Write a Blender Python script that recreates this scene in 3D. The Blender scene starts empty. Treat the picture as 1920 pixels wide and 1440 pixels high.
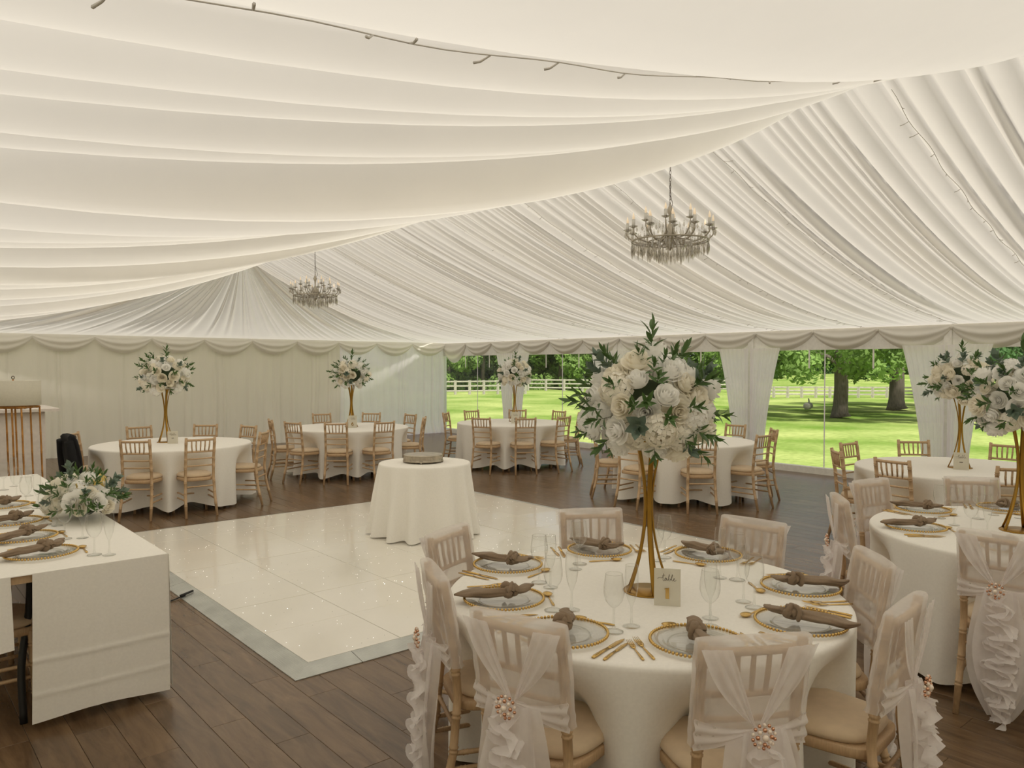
import bpy, math, random
import numpy as np
from mathutils import Vector, Matrix

random.seed(7)
rng = np.random.default_rng(7)
SC = bpy.context.scene
COL = SC.collection
PI = math.pi

# ------------------------------------------------------------------ camera, sky, sun, exposure
F_PX, CAM_H, HORIZON = 1442.0, 1.70, 686.0
YAW = math.radians(40.3)                       # view direction measured from +Y towards +X
PITCH = math.atan((720 - HORIZON) / F_PX)
cam_d = bpy.data.cameras.new('camera')
cam = bpy.data.objects.new('camera', cam_d)
COL.objects.link(cam)
cam_d.sensor_width = 36.0
cam_d.lens = 36.0 * F_PX / 1920.0
cam_d.clip_start, cam_d.clip_end = 0.05, 600
cam.location = (0, 0, CAM_H)
cam.rotation_euler = (PI / 2 - PITCH, 0, -YAW)
SC.camera = cam

world = bpy.data.worlds.new('sky')
SC.world = world
world.use_nodes = True
wn = world.node_tree
wn.nodes.clear()
sky = wn.nodes.new('ShaderNodeTexSky')
sky.sky_type = 'NISHITA'
sky.sun_disc = False
sky.sun_elevation = math.radians(48)
sky.sun_rotation = math.radians(215)
sky.air_density, sky.dust_density, sky.ozone_density = 1.0, 2.5, 1.0
mixw = wn.nodes.new('ShaderNodeMixRGB')
mixw.inputs[0].default_value = 0.62            # thin bright cloud over the blue
mixw.inputs[2].default_value = (9.0, 8.8, 8.7, 1)
bg = wn.nodes.new('ShaderNodeBackground')
bg.inputs[1].default_value = 0.066
wo = wn.nodes.new('ShaderNodeOutputWorld')
wn.links.new(sky.outputs[0], mixw.inputs[1])
wn.links.new(mixw.outputs[0], bg.inputs[0])
wn.links.new(bg.outputs[0], wo.inputs[0])

sun_d = bpy.data.lights.new('sun', 'SUN')
sun_d.energy = 3.9
sun_d.angle = math.radians(6)
sun_d.color = (1.0, 0.95, 0.86)
sun = bpy.data.objects.new('sun', sun_d)
COL.objects.link(sun)
sun.rotation_euler = Vector((0.36, 0.52, -0.80)).to_track_quat('-Z', 'Y').to_euler()

vs = SC.view_settings
vs.view_transform = 'Standard'
vs.look = 'None'
vs.exposure = 0.50
vs.gamma = 1.0
vs.use_curve_mapping = False
SC.cycles.use_denoising = True
SC.cycles.max_bounces = 10
SC.cycles.diffuse_bounces = 6
SC.cycles.transparent_max_bounces = 64
SC.cycles.sample_clamp_indirect = 6.0

# ------------------------------------------------------------------ pixel helper (a pixel is only a direction)
_cp, _sp, _cy, _sy = math.cos(PITCH), math.sin(PITCH), math.cos(YAW), math.sin(YAW)
FWD = Vector((_sy * _cp, _cy * _cp, -_sp))
RGT = Vector((_cy, -_sy, 0))
UPV = Vector((_sy * _sp, _cy * _sp, _cp))
def ray(x, y):
    return FWD + RGT * ((x - 960) / F_PX) + UPV * ((720 - y) / F_PX)
def on_z(x, y, z=0.0):
    r = ray(x, y); t = (z - CAM_H) / r.z
    return Vector((r.x * t, r.y * t, z))
def proj(p):
    v = Vector(p) - Vector((0, 0, CAM_H)); d = v.dot(FWD)
    return 960 + F_PX * v.dot(RGT) / d, 720 - F_PX * v.dot(UPV) / d, d

# ------------------------------------------------------------------ materials
def S(r, g, b):
    f = lambda c: ((c / 255) / 12.92 if c / 255 <= 0.04045 else ((c / 255 + 0.055) / 1.055) ** 2.4)
    return (f(r), f(g), f(b), 1)
MATS = {}
def new_mat(name):
    m = bpy.data.materials.new(name); m.use_nodes = True
    m.node_tree.nodes.clear(); MATS[name] = m
    out = m.node_tree.nodes.new('ShaderNodeOutputMaterial')
    return m, m.node_tree.nodes, m.node_tree.links, out
def noise_col(N, L, col, scale, amt, stretch=(1, 1, 1), coord='Object', detail=4):
    tc = N.new('ShaderNodeTexCoord'); mp = N.new('ShaderNodeMapping'); mp.inputs['Scale'].default_value = stretch
    nz = N.new('ShaderNodeTexNoise'); nz.inputs['Scale'].default_value = scale; nz.inputs['Detail'].default_value = detail
    L.new(tc.outputs[coord], mp.inputs[0]); L.new(mp.outputs[0], nz.inputs[0])
    rp = N.new('ShaderNodeValToRGB')
    rp.color_ramp.elements[0].position, rp.color_ramp.elements[1].position = 0.3, 0.7
    rp.color_ramp.elements[0].color = tuple(c * (1 - amt) for c in col[:3]) + (1,)
    rp.color_ramp.elements[1].color = tuple(min(1, c * (1 + amt)) for c in col[:3]) + (1,)
    L.new(nz.outputs[0], rp.inputs[0])
    return rp.outputs[0], nz.outputs[0]
def pbr(name, col, rough=0.5, metal=0.0, scale=20, amt=0.06, bump=0.0, stretch=(1, 1, 1), spec=0.5, emit=None, coat=0.0, sheen=0.0):
    m, N, L, out = new_mat(name)
    b = N.new('ShaderNodeBsdfPrincipled')
    c, nz = noise_col(N, L, col, scale, amt, stretch)
    L.new(c, b.inputs['Base Color'])
    b.inputs['Roughness'].default_value = rough; b.inputs['Metallic'].default_value = metal
    b.inputs['Specular IOR Level'].default_value = spec
    b.inputs['Coat Weight'].default_value = coat
    b.inputs['Sheen Weight'].default_value = sheen
    if bump:
        bp = N.new('ShaderNodeBump'); bp.inputs['Strength'].default_value = bump; bp.inputs['Distance'].default_value = 0.01
        L.new(nz, bp.inputs['Height']); L.new(bp.outputs[0], b.inputs['Normal'])
    if emit:
        b.inputs['Emission Color'].default_value = emit[0]; b.inputs['Emission Strength'].default_value = emit[1]
    L.new(b.outputs[0], out.inputs[0])
    return m
def cloth(name, col, trans=0.4, tcol=None, clear=0.0, scale=60, amt=0.03, stretch=(1, 1, 1)):
    """woven fabric: diffuse + light let through + (for chiffon) open weave"""
    m, N, L, out = new_mat(name)
    c, nz = noise_col(N, L, col, scale, amt, stretch)
    d = N.new('ShaderNodeBsdfDiffuse'); t = N.new('ShaderNodeBsdfTranslucent')
    L.new(c, d.inputs[0])
    if tcol: t.inputs[0].default_value = tcol
    else: L.new(c, t.inputs[0])
    mx = N.new('ShaderNodeMixShader'); mx.inputs[0].default_value = trans
    L.new(d.outputs[0], mx.inputs[1]); L.new(t.outputs[0], mx.inputs[2])
    last = mx
    if clear:
        tr = N.new('ShaderNodeBsdfTransparent'); m2 = N.new('ShaderNodeMixShader'); m2.inputs[0].default_value = clear
        L.new(mx.outputs[0], m2.inputs[1]); L.new(tr.outputs[0], m2.inputs[2]); last = m2
    L.new(last.outputs[0], out.inputs[0])
    return m
def thin_glass(name, tint=(0.96, 0.97, 0.96, 1), gloss=0.5, rough=0.02, base=0.03):
    m, N, L, out = new_mat(name)
    tr = N.new('ShaderNodeBsdfTransparent'); tr.inputs[0].default_value = tint
    g = N.new('ShaderNodeBsdfGlossy'); g.inputs['Roughness'].default_value = rough
    lf = N.new('ShaderNodeLayerWeight'); lf.inputs[0].default_value = 0.5
    lw = N.new('ShaderNodeMath'); lw.operation = 'POWER'; lw.inputs[1].default_value = 3.2
    L.new(lf.outputs['Facing'], lw.inputs[0])
    ml = N.new('ShaderNodeMath'); ml.operation = 'MULTIPLY_ADD'; ml.inputs[1].default_value = gloss; ml.inputs[2].default_value = base
    mx = N.new('ShaderNodeMixShader')
    L.new(lw.outputs[0], ml.inputs[0]); L.new(ml.outputs[0], mx.inputs[0])
    L.new(tr.outputs[0], mx.inputs[1]); L.new(g.outputs[0], mx.inputs[2]); L.new(mx.outputs[0], out.inputs[0])
    return m
def wood_floor(name, by_attr):
    m, N, L, out = new_mat(name)
    b = N.new('ShaderNodeBsdfPrincipled')
    if by_attr:
        a = N.new('ShaderNodeAttribute'); a.attribute_name = 'rnd'; rnd = a.outputs['Fac']
    else:
        oi = N.new('ShaderNodeObjectInfo'); rnd = oi.outputs['Random']
    geo = N.new('ShaderNodeNewGeometry')
    cmb = N.new('ShaderNodeCombineXYZ')
    ml = N.new('ShaderNodeMath'); ml.operation = 'MULTIPLY'; ml.inputs[1].default_value = 40
    L.new(rnd, ml.inputs[0]); L.new(ml.outputs[0], cmb.inputs[2])
    add = N.new('ShaderNodeVectorMath'); L.new(geo.outputs['Position'], add.inputs[0]); L.new(cmb.outputs[0], add.inputs[1])
    mp = N.new('ShaderNodeMapping'); mp.inputs['Scale'].default_value = (9, 1.3, 1); L.new(add.outputs[0], mp.inputs[0])
    nz = N.new('ShaderNodeTexNoise'); nz.inputs['Scale'].default_value = 1.6; nz.inputs['Detail'].default_value = 7; nz.inputs['Roughness'].default_value = 0.65
    nz.inputs['Distortion'].default_value = 0.6
    L.new(mp.outputs[0], nz.inputs[0])
    rp = N.new('ShaderNodeValToRGB')
    e = rp.color_ramp.elements
    e[0].position, e[0].color = 0.25, S(76, 58, 40)
    e[1].position, e[1].color = 0.75, S(128, 103, 76)
    k = e.new(0.5); k.color = S(106, 83, 60)
    L.new(nz.outputs[0], rp.inputs[0])
    hs = N.new('ShaderNodeHueSaturation')
    mr = N.new('ShaderNodeMapRange'); mr.inputs[3].default_value = 0.86; mr.inputs[4].default_value = 1.12
    L.new(rnd, mr.inputs[0]); L.new(mr.outputs[0], hs.inputs['Value']); L.new(rp.outputs[0], hs.inputs['Color'])
    L.new(hs.outputs[0], b.inputs['Base Color'])
    b.inputs['Roughness'].default_value = 0.27; b.inputs['Specular IOR Level'].default_value = 0.5
    bp = N.new('ShaderNodeBump'); bp.inputs['Strength'].default_value = 0.12; bp.inputs['Distance'].default_value = 0.003
    L.new(nz.outputs[0], bp.inputs['Height']); L.new(bp.outputs[0], b.inputs['Normal'])
    L.new(b.outputs[0], out.inputs[0])
    return m

M_LIN = cloth('ceiling_lining', S(240, 236, 227), 0.36, scale=3, amt=0.015)
M_WALL = cloth('wall_lining', S(234, 229, 218), 0.10, scale=4, amt=0.02, stretch=(1, 1, 0.2))
M_VAL = cloth('valance_cloth', S(240, 237, 229), 0.30, scale=4, amt=0.02)
M_CURT = cloth('curtain_voile', S(246, 241, 247), 0.32, clear=0.05, scale=4, amt=0.02)
M_HEAD = pbr('white_vinyl', S(232, 230, 224), 0.5)
M_LINEN = cloth('white_linen', S(247, 244, 237), 0.10, scale=90, amt=0.025)
M_CHIF = cloth('white_chiffon', S(250, 246, 243), 0.5, clear=0.52, scale=40, amt=0.03)
M_BAND = cloth('gathered_chiffon', S(250, 246, 245), 0.5, clear=0.20, scale=40, amt=0.03)
M_NAP = pbr('taupe_linen', S(134, 114, 92), 0.85, scale=120, amt=0.06, bump=0.05, sheen=0.1)
M_LIME = pbr('limewashed_wood', S(190, 160, 124), 0.5, scale=30, amt=0.10, stretch=(6, 6, 1))
M_SEAT = pbr('suede_cushion', S(208, 186, 156), 0.85, scale=25, amt=0.05, sheen=0.2)
M_GOLD = pbr('gold_metal', S(208, 174, 108), 0.24, 1.0, amt=0.03)
M_GOLDM = pbr('satin_gold', S(164, 126, 56), 0.34, 1.0, amt=0.05)
M_ROSEG = pbr('rose_gold', S(216, 168, 138), 0.25, 1.0)
M_PEARL = pbr('pearl', S(240, 225, 210), 0.2, 0.0, coat=0.5)
M_GLASS = thin_glass('drinking_glass', (0.975, 0.98, 0.975, 1), gloss=0.8, base=0.04)
M_PLATE = thin_glass('plate_glass', (0.93, 0.93, 0.92, 1), gloss=0.9, rough=0.04, base=0.05)
M_CRYS = thin_glass('crystal', (0.82, 0.80, 0.76, 1), gloss=0.9, rough=0.03, base=0.18)
M_PVC = thin_glass('window_film', (0.95, 0.965, 0.96, 1), gloss=0.6, rough=0.015, base=0.01)
M_FROST = None
M_PANEL = pbr('white_gloss_panel', S(232, 228, 218), 0.16, scale=3, amt=0.015, coat=0.3)
M_DARK = pbr('dark_gap', S(40, 34, 30), 0.8)
M_ALU = pbr('ribbed_aluminium', S(186, 188, 184), 0.42, 0.75, scale=6, amt=0.12, stretch=(1, 1, 1))
M_LED = pbr('led_point', (1, 1, 1, 1), 0.3, emit=((1, 0.98, 0.94, 1), 1.6))
M_LEDOFF = pbr('led_point_off', S(120, 116, 110), 0.4)
M_BLACK = pbr('black_metal', S(24, 23, 23), 0.5)
M_CLOTHBLK = pbr('black_fabric', S(14, 14, 16), 0.9)
M_SILVER = pbr('aged_silver', S(176, 166, 150), 0.32, 0.9, scale=14, amt=0.22, bump=0.15)
M_BRONZE = pbr('chain_bronze', S(92, 80, 70), 0.45, 0.7)
M_CHFRAME = pbr('chandelier_frame', S(168, 160, 146), 0.35, 0.6)
M_CANDLE = pbr('candle_sleeve', S(205, 202, 196), 0.5)
M_BULB = pbr('bulb', S(255, 236, 214), 0.1, emit=((1, 0.72, 0.45, 1), 0.12))
M_ROSE = cloth('rose_petal', S(255, 253, 249), 0.30, scale=30, amt=0.02)
M_ROSE2 = cloth('cream_petal', S(254, 249, 237), 0.30, scale=30, amt=0.02)
M_ROSE3 = cloth('yellow_petal', S(240, 222, 150), 0.25, scale=30, amt=0.03)
M_LEAF = pbr('dark_leaf', S(78, 108, 54), 0.45, scale=40, amt=0.25)
M_LEAF2 = pbr('blue_green_leaf', S(104, 122, 106), 0.6, scale=40, amt=0.2)
M_STEM = pbr('green_stem', S(70, 82, 44), 0.6)
M_FOAM = pbr('flower_foam', S(58, 72, 46), 0.9)
M_BAMBOO = pbr('gold_bamboo', S(176, 124, 62), 0.38, 0.55, amt=0.12)
M_SHADE = cloth('lamp_shade', S(222, 218, 204), 0.25)
M_DESK = pbr('white_desk', S(226, 218, 210), 0.45)
M_WIRE = pbr('fairy_wire', S(205, 200, 192), 0.6)
M_GRASS = None

def frosted():
    m, N, L, out = new_mat('frosted_acrylic')
    d = N.new('ShaderNodeBsdfDiffuse'); d.inputs[0].default_value = S(226, 222, 208)
    t = N.new('ShaderNodeBsdfTranslucent'); t.inputs[0].default_value = S(230, 226, 214)
    tr = N.new('ShaderNodeBsdfTransparent')
    a = N.new('ShaderNodeMixShader'); a.inputs[0].default_value = 0.45
    b = N.new('ShaderNodeMixShader'); b.inputs[0].default_value = 0.22
    L.new(d.outputs[0], a.inputs[1]); L.new(t.outputs[0], a.inputs[2])
    L.new(a.outputs[0], b.inputs[1]); L.new(tr.outputs[0], b.inputs[2]); L.new(b.outputs[0], out.inputs[0])
    return m
M_FROST = frosted()
def grass_mat():
    m, N, L, out = new_mat('lawn_grass')
    geo = N.new('ShaderNodeNewGeometry')
    n1 = N.new('ShaderNodeTexNoise'); n1.inputs['Scale'].default_value = 0.22; n1.inputs['Detail'].default_value = 5
    n2 = N.new('ShaderNodeTexNoise'); n2.inputs['Scale'].default_value = 6; n2.inputs['Detail'].default_value = 6
    L.new(geo.outputs['Position'], n1.inputs[0]); L.new(geo.outputs['Position'], n2.inputs[0])
    rp = N.new('ShaderNodeValToRGB'); e = rp.color_ramp.elements
    e[0].position, e[0].color = 0.35, S(124, 154, 68)
    e[1].position, e[1].color = 0.66, S(190, 200, 124)
    L.new(n1.outputs[0], rp.inputs[0])
    mx = N.new('ShaderNodeMixRGB'); mx.blend_type = 'MULTIPLY'; mx.inputs[0].default_value = 0.55
    r2 = N.new('ShaderNodeValToRGB'); r2.color_ramp.elements[0].color = (0.45, 0.5, 0.4, 1); r2.color_ramp.elements[0].position = 0.3
    r2.color_ramp.elements[1].position = 0.65
    L.new(n2.outputs[0], r2.inputs[0]); L.new(rp.outputs[0], mx.inputs[1]); L.new(r2.outputs[0], mx.inputs[2])
    b = N.new('ShaderNodeBsdfDiffuse'); L.new(mx.outputs[0], b.inputs[0]); L.new(b.outputs[0], out.inputs[0])
    return m
M_GRASS = grass_mat()
M_TREE = cloth('tree_leaves', S(136, 164, 92), 0.35, scale=0.7, amt=0.35)
M_TREE2 = cloth('dark_tree_leaves', S(98, 130, 84), 0.35, scale=0.7, amt=0.35)
M_BARK = pbr('bark', S(104, 94, 84), 0.9, scale=9, amt=0.35, bump=0.6, stretch=(3, 3, 0.5))
M_RAIL = pbr('weathered_rail', S(176, 170, 156), 0.8, scale=8, amt=0.15)
M_PLANK = wood_floor('wood_plank', False)
M_PLANKJ = wood_floor('wood_plank_joined', True)

# ------------------------------------------------------------------ mesh helpers
class MB:
    def __init__(s): s.V, s.F, s.mi = [], [], []
    def add(s, V, Fc, m=0):
        o = len(s.V); s.V.extend([tuple(map(float, v)) for v in V])
        s.F.extend([tuple(i + o for i in f) for f in Fc]); s.mi.extend([m] * len(Fc)); return s
    def grid(s, P, closed=False, m=0):
        P = np.asarray(P, float); a, b = P.shape[:2]
        Fc = []
        for i in range(a if closed else a - 1):
            i2 = (i + 1) % a
            for j in range(b - 1):
                Fc.append((i * b + j, i2 * b + j, i2 * b + j + 1, i * b + j + 1))
        return s.add(P.reshape(-1, 3), Fc, m)
    def box(s, x0, x1, y0, y1, z0, z1, m=0, ch=0.0):
        if ch <= 0:
            V = [(x, y, z) for z in (z0, z1) for y in (y0, y1) for x in (x0, x1)]
            return s.add(V, [(0, 2, 3, 1), (4, 5, 7, 6), (0, 1, 5, 4), (2, 6, 7, 3), (0, 4, 6, 2), (1, 3, 7, 5)], m)
        V = [(x0, y0, z0), (x1, y0, z0), (x1, y1, z0), (x0, y1, z0), (x0, y0, z1 - ch), (x1, y0, z1 - ch), (x1, y1, z1 - ch), (x0, y1, z1 - ch),
             (x0 + ch, y0 + ch, z1), (x1 - ch, y0 + ch, z1), (x1 - ch, y1 - ch, z1), (x0 + ch, y1 - ch, z1)]
        return s.add(V, [(3, 2, 1, 0), (0, 1, 5, 4), (1, 2, 6, 5), (2, 3, 7, 6), (3, 0, 4, 7), (4, 5, 9, 8), (5, 6, 10, 9), (6, 7, 11, 10), (7, 4, 8, 11), (8, 9, 10, 11)], m)
    def tube(s, path, r, n=8, caps=True, m=0, sq=None, up=None):
        """swept circle (or ellipse: r = (ra, rb)); r may be a list along the path"""
        P = [Vector(p) for p in path]; k = len(P)
        R = list(r) if isinstance(r, (list, np.ndarray)) else [r] * k
        T = [(P[min(i + 1, k - 1)] - P[max(i - 1, 0)]).normalized() for i in range(k)]
        nrm = Vector(up) if up else (Vector((0, 0, 1)) if abs(T[0].z) < 0.9 else Vector((1, 0, 0)))
        V = []
        for i in range(k):
            nrm = (nrm - T[i] * nrm.dot(T[i]))
            if nrm.length < 1e-6: nrm = T[i].orthogonal()
            nrm.normalize(); bi = T[i].cross(nrm)
            ra, rb = R[i] if isinstance(R[i], (tuple, list)) else (R[i], R[i])
            for j in range(n):
                a = 2 * PI * j / n
                V.append(P[i] + bi * (math.cos(a) * ra) + nrm * (math.sin(a) * rb))
        Fc = [(i * n + j, i * n + (j + 1) % n, (i + 1) * n + (j + 1) % n, (i + 1) * n + j) for i in range(k - 1) for j in range(n)]
        if caps: Fc += [tuple(range(n - 1, -1, -1)), tuple((k - 1) * n + j for j in range(n))]
        return s.add(V, Fc, m)
    def lathe(s, prof, n=24, m=0, c=(0, 0, 0), sx=1, sy=1):
        P = [[(c[0] + r * math.cos(2 * PI * i / n) * sx, c[1] + r * math.sin(2 * PI * i / n) * sy, c[2] + z) for r, z in prof] for i in range(n)]
        return s.grid(P, True, m)
    def ball(s, c, r, n=8, k=5, m=0, sc=(1, 1, 1)):
        V = [(c[0], c[1], c[2] + r * sc[2])]
        for i in range(1, k):
            a = PI * i / k
            for j in range(n):
                b = 2 * PI * j / n
                V.append((c[0] + r * sc[0] * math.sin(a) * math.cos(b), c[1] + r * sc[1] * math.sin(a) * math.sin(b), c[2] + r * sc[2] * math.cos(a)))
        V.append((c[0], c[1], c[2] - r * sc[2])); e = len(V) - 1
        Fc = [(0, 1 + j, 1 + (j + 1) % n) for j in range(n)]
        for i in range(k - 2):
            for j in range(n):
                a, b = 1 + i * n + j, 1 + i * n + (j + 1) % n
                Fc.append((a, a + n, b + n, b))
        Fc += [(e, e - n + (j + 1) % n, e - n + j) for j in range(n)]
        return s.add(V, Fc, m)
    def xf(s, M):
        s.V = [tuple(M @ Vector(v)) for v in s.V]; return s
    def merge(s, o, M=None, m=None):
        V = [tuple(M @ Vector(v)) for v in o.V] if M else o.V
        k = len(s.V); s.V.extend(V); s.F.extend([tuple(i + k for i in f) for f in o.F]); s.mi.extend(o.mi if m is None else [m] * len(o.F)); return s
    def mesh(s, name, mats, smooth=True):
        me = bpy.data.meshes.new(name); me.from_pydata(s.V, [], s.F)
        for m in (mats if isinstance(mats, (list, tuple)) else [mats]): me.materials.append(m)
        if any(s.mi): me.polygons.foreach_set('material_index', s.mi)
        if smooth: me.polygons.foreach_set('use_smooth', [True] * len(me.polygons))
        me.update(); return me

def link(name, data, parent=None, loc=(0, 0, 0), rot=None, M=None, sc=None):
    o = bpy.data.objects.new(name, data); COL.objects.link(o)
    if parent: o.parent = parent
    if M is not None: o.matrix_local = M
    else:
        o.location = loc
        if rot is not None: o.rotation_euler = rot
        if sc is not None: o.scale = sc if isinstance(sc, (tuple, list)) else (sc, sc, sc)
    return o
def tag(o, label=None, cat=None, group=None, kind=None):
    if label: o['label'] = label
    if cat: o['category'] = cat
    if group: o['group'] = group
    if kind: o['kind'] = kind
    return o
def thing(name, label, cat, loc=(0, 0, 0), rz=0, group=None):
    return tag(link(name, None, None, loc, (0, 0, rz)), label, cat, group)
def struct(name, data=None, label=None, parent=None):
    o = link(name, data, parent)
    if not parent: tag(o, label, None, None, 'structure')
    return o
def align(n, roll=0.0, loc=(0, 0, 0), sc=1.0):
    q = Vector(n).to_track_quat('Z', 'Y')
    return Matrix.Translation(Vector(loc)) @ q.to_matrix().to_4x4() @ Matrix.Rotation(roll, 4, 'Z') @ Matrix.Diagonal((sc, sc, sc, 1))
def catmull(pts, per=6):
    P = [Vector(p) for p in pts]; out = []
    for i in range(len(P) - 1):
        a, b, c, d = P[max(i - 1, 0)], P[i], P[i + 1], P[min(i + 2, len(P) - 1)]
        for k in range(per):
            t = k / per
            out.append(0.5 * ((2 * b) + (c - a) * t + (2 * a - 5 * b + 4 * c - d) * t * t + (3 * b - a - 3 * c + d) * t ** 3))
    out.append(P[-1]); return out

# ------------------------------------------------------------------ the marquee
XL, XW, YB, YF = -0.65, 11.45, -1.90, 16.25     # left wall, window wall, back wall, far wall
XR, ZR, ZE = 5.40, 3.76, 2.27                   # ridge line, ridge height, eave height
YEND = 14.15                                    # where the ridge ends and the hip fans out
POSTS = [-1.90, 1.15, 4.20, 7.27, 10.32, 13.38]

# floor: planks 0.1675 x 1.155 laid along Y
PW, PL = 0.1675, 1.155
floor = struct('floor', MB().box(XL - 0.1, XW + 0.12, YB, YF + 0.1, -0.16, -0.006).mesh('subfloor', M_DARK, False), 'brown wood-effect plank floor of the marquee')
DX0, DX1, DY0, DY1, PN = 1.90, 6.17, 4.02, 8.29, 0.61
plank_me = MB().box(-PW / 2 + 0.0008, PW / 2 - 0.0008, -PL / 2 + 0.0008, PL / 2 - 0.0008, -0.006, 0.0, ch=0.0012).mesh('plank', M_PLANK, False)
offs = {-1: 4.10, 0: 3.64, 1: 4.45, 2: 4.01, 3: 3.66}
spots = []
c0 = int(math.floor((XL - 1.232) / PW)); c1 = int(math.ceil((XW - 1.232) / PW))
for c in range(c0, c1 + 1):
    x = 1.232 + (c + 0.5) * PW
    o = offs.get(c, random.uniform(0, PL))
    k0 = math.floor((YB - o) / PL); k1 = math.ceil((YF - o) / PL)
    for k in range(k0, k1):
        y = o + (k + 0.5) * PL
        if DX0 < x < DX1 and DY0 + 0.6 < y < DY1 - 0.6: continue
        spots.append((x, y))
def plank_rank(p):
    d = Vector((p[0], p[1], -CAM_H)); z = d.dot(FWD)
    if z < 0.3: return 1e9
    px, py, _ = proj((p[0], p[1], 0))
    if px < -150 or px > 2070 or py > 1700: return 1e8 + z
    return z
spots.sort(key=plank_rank)
for x, y in spots[:298]: link('plank', plank_me, floor, (x, y, 0))
jb = MB(); rr = []
for x, y in spots[298:]:
    jb.box(x - PW / 2 + 0.0008, x + PW / 2 - 0.0008, max(YB, y - PL / 2 + 0.0008), min(YF, y + PL / 2 - 0.0008), -0.006, 0.0, ch=0.0012)
    rr += [random.random()] * 10
jm = jb.mesh('plank_field', M_PLANKJ, False)
at = jm.attributes.new('rnd', 'FLOAT', 'FACE'); at.data.foreach_set('value', rr)
tag(link('plank_field', jm, floor), kind='stuff')

# ceiling lining
def folds(a, b, wmin, wmax, seed):
    """irregular fold edges between a and b"""
    r = random.Random(seed); e = [a]
    while e[-1] < b - wmin: e.append(e[-1] + r.uniform(wmin, wmax) * (0.55 if r.random() < 0.35 else 1))
    e[-1] = b
    return e
def fold_samples(E, seg, depth, seed, s0=0.75, s1=1.5):
    """(position, hang 0..1 * depth) pairs; creases sit at the fold edges"""
    r = random.Random(seed); out = []
    for i in range(len(E) - 1):
        w = E[i + 1] - E[i]; d = min(depth, w * 0.42) * r.uniform(0.55, 1.25) if w < 0.8 else 0.085; sk = r.uniform(s0, s1); ph = r.uniform(-0.015, 0.015)
        for k in range(seg):
            t = k / seg
            out.append((E[i] + w * t, d * math.sin(PI * t ** sk) ** 0.8 + ph * math.sin(PI * t)))
    out.append((E[-1], 0.0)); return out
def eave_y(s):
    if s <= 9.2: return s
    t = (s - 9.2) / (YEND - 9.2)
    return 9.2 + (YF - 9.2) * (0.72 * t + 0.28 * t * t)
def slope_pt(side, s, t, hang, sag):
    xe = XW if side > 0 else XL
    x = XR + (xe - XR) * t
    y = s + (eave_y(s) - s) * t
    z = ZR + (ZE - ZR) * t - sag * 4 * t * (1 - t) - hang * (0.45 + 1.0 * math.sin(PI * min(1, t * 1.05)) ** 0.7) * (1 - t ** 8)
    return (x, y, z)
TN = [((i / 22) ** 0.92) for i in range(23)]
ceiling = struct('ceiling', None, 'white pleated fabric ceiling lining of the marquee')
def lsag(s):  # the lining of the camera-side slope hangs a little lower under the frames
    return 0.24 + 0.09 * math.exp(-((s - 1.20) / 0.32) ** 2) + 0.045 * math.exp(-((s - 3.75) / 0.25) ** 2) + 0.04 * math.exp(-((s - 6.5) / 0.35) ** 2) + 0.03 * math.exp(-((s - 9.6) / 0.4) ** 2)
ER = folds(YB, YEND, 0.08, 0.22, 3)
EL = folds(YB, 0.30, 0.16, 0.34, 5)[:-1] + [0.30, 1.46, 1.72, 2.02, 2.22, 2.50, 2.72, 3.12, 3.36, 3.86, 4.02, 4.24, 4.62, 4.92, 5.22] + folds(5.6, YEND, 0.16, 0.42, 6)
SR = fold_samples(ER, 7, 0.055, 11); SL = fold_samples(EL, 10, 0.17, 12, 1.0, 1.7)
rs = MB().grid([[slope_pt(1, s, t, h, 0.27) for t in TN] for s, h in SR]).mesh('lining_slope', M_LIN)
ls = MB().grid([[slope_pt(-1, s, t, h, lsag(s)) for t in TN] for s, h in SL]).mesh('lining_slope', M_LIN)
link('lining_slope', rs, ceiling); link('lining_slope', ls, ceiling)
def hip_pt(x, t, h):
    ax = XR + (x - XR) * 0.035
    return (ax + (x - ax) * t, YEND + (YF - YEND) * t, ZR + (ZE - ZR) * t - 0.16 * 4 * t * (1 - t) - h * (0.12 + math.sin(PI * min(1, t * 1.02)) ** 0.8) * (1 - t ** 8))
SH = fold_samples(folds(XL, XW, 0.14, 0.42, 8), 7, 0.06, 13)
link('lining_hip', MB().grid([[hip_pt(x, t, h) for t in TN] for x, h in SH]).mesh('lining_hip', M_LIN), ceiling)
gb = MB()
gb.grid([[(x, YB, z) for z in np.linspace(0, (ZE + (ZR - ZE) * (1 - abs(x - XR) / (XR - XL))) + 0.02, 6)] for x in np.linspace(XL, XW, 40)])
wb = struct('wall_back', gb.mesh('wall_back', M_WALL), 'white fabric end wall behind the viewer')

def pleats(a, b, wmin, wmax, depth, seed, seg=6):
    return fold_samples(folds(a, b, wmin, wmax, seed), seg, depth, seed + 1)
# left wall and far wall
wl = struct('wall_left', MB().grid([[(XL - 0.05 + h, y, z) for z in np.linspace(0, ZE, 8)] for y, h in pleats(YB, YF, 0.12, 0.3, 0.05, 21)]).mesh('wall_left', M_WALL), 'white pleated fabric wall at left')
XD = 8.55
def wall_grid(a, b, seed, depth, y0=YF, wmin=0.10, wmax=0.30, gather=0.0):
    r = random.Random(seed + 9); P = []
    for x, h in pleats(a, b, wmin, wmax, depth, seed):
        wob = r.uniform(-0.004, 0.004)
        P.append([(x + 0.01 * math.sin(3 * z + x * 2), y0 - h * (0.35 + 0.65 * (1 - z / ZE)) - wob - (gather * (1 - z / 0.35) ** 2 if z < 0.35 else 0), z) for z in np.linspace(0.0, ZE, 14)])
    return MB().grid(P)
wf = struct('wall_far', wall_grid(XL, XD, 31, 0.035).mesh('wall_far', M_WALL), 'cream pleated fabric wall at the far end')
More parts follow.
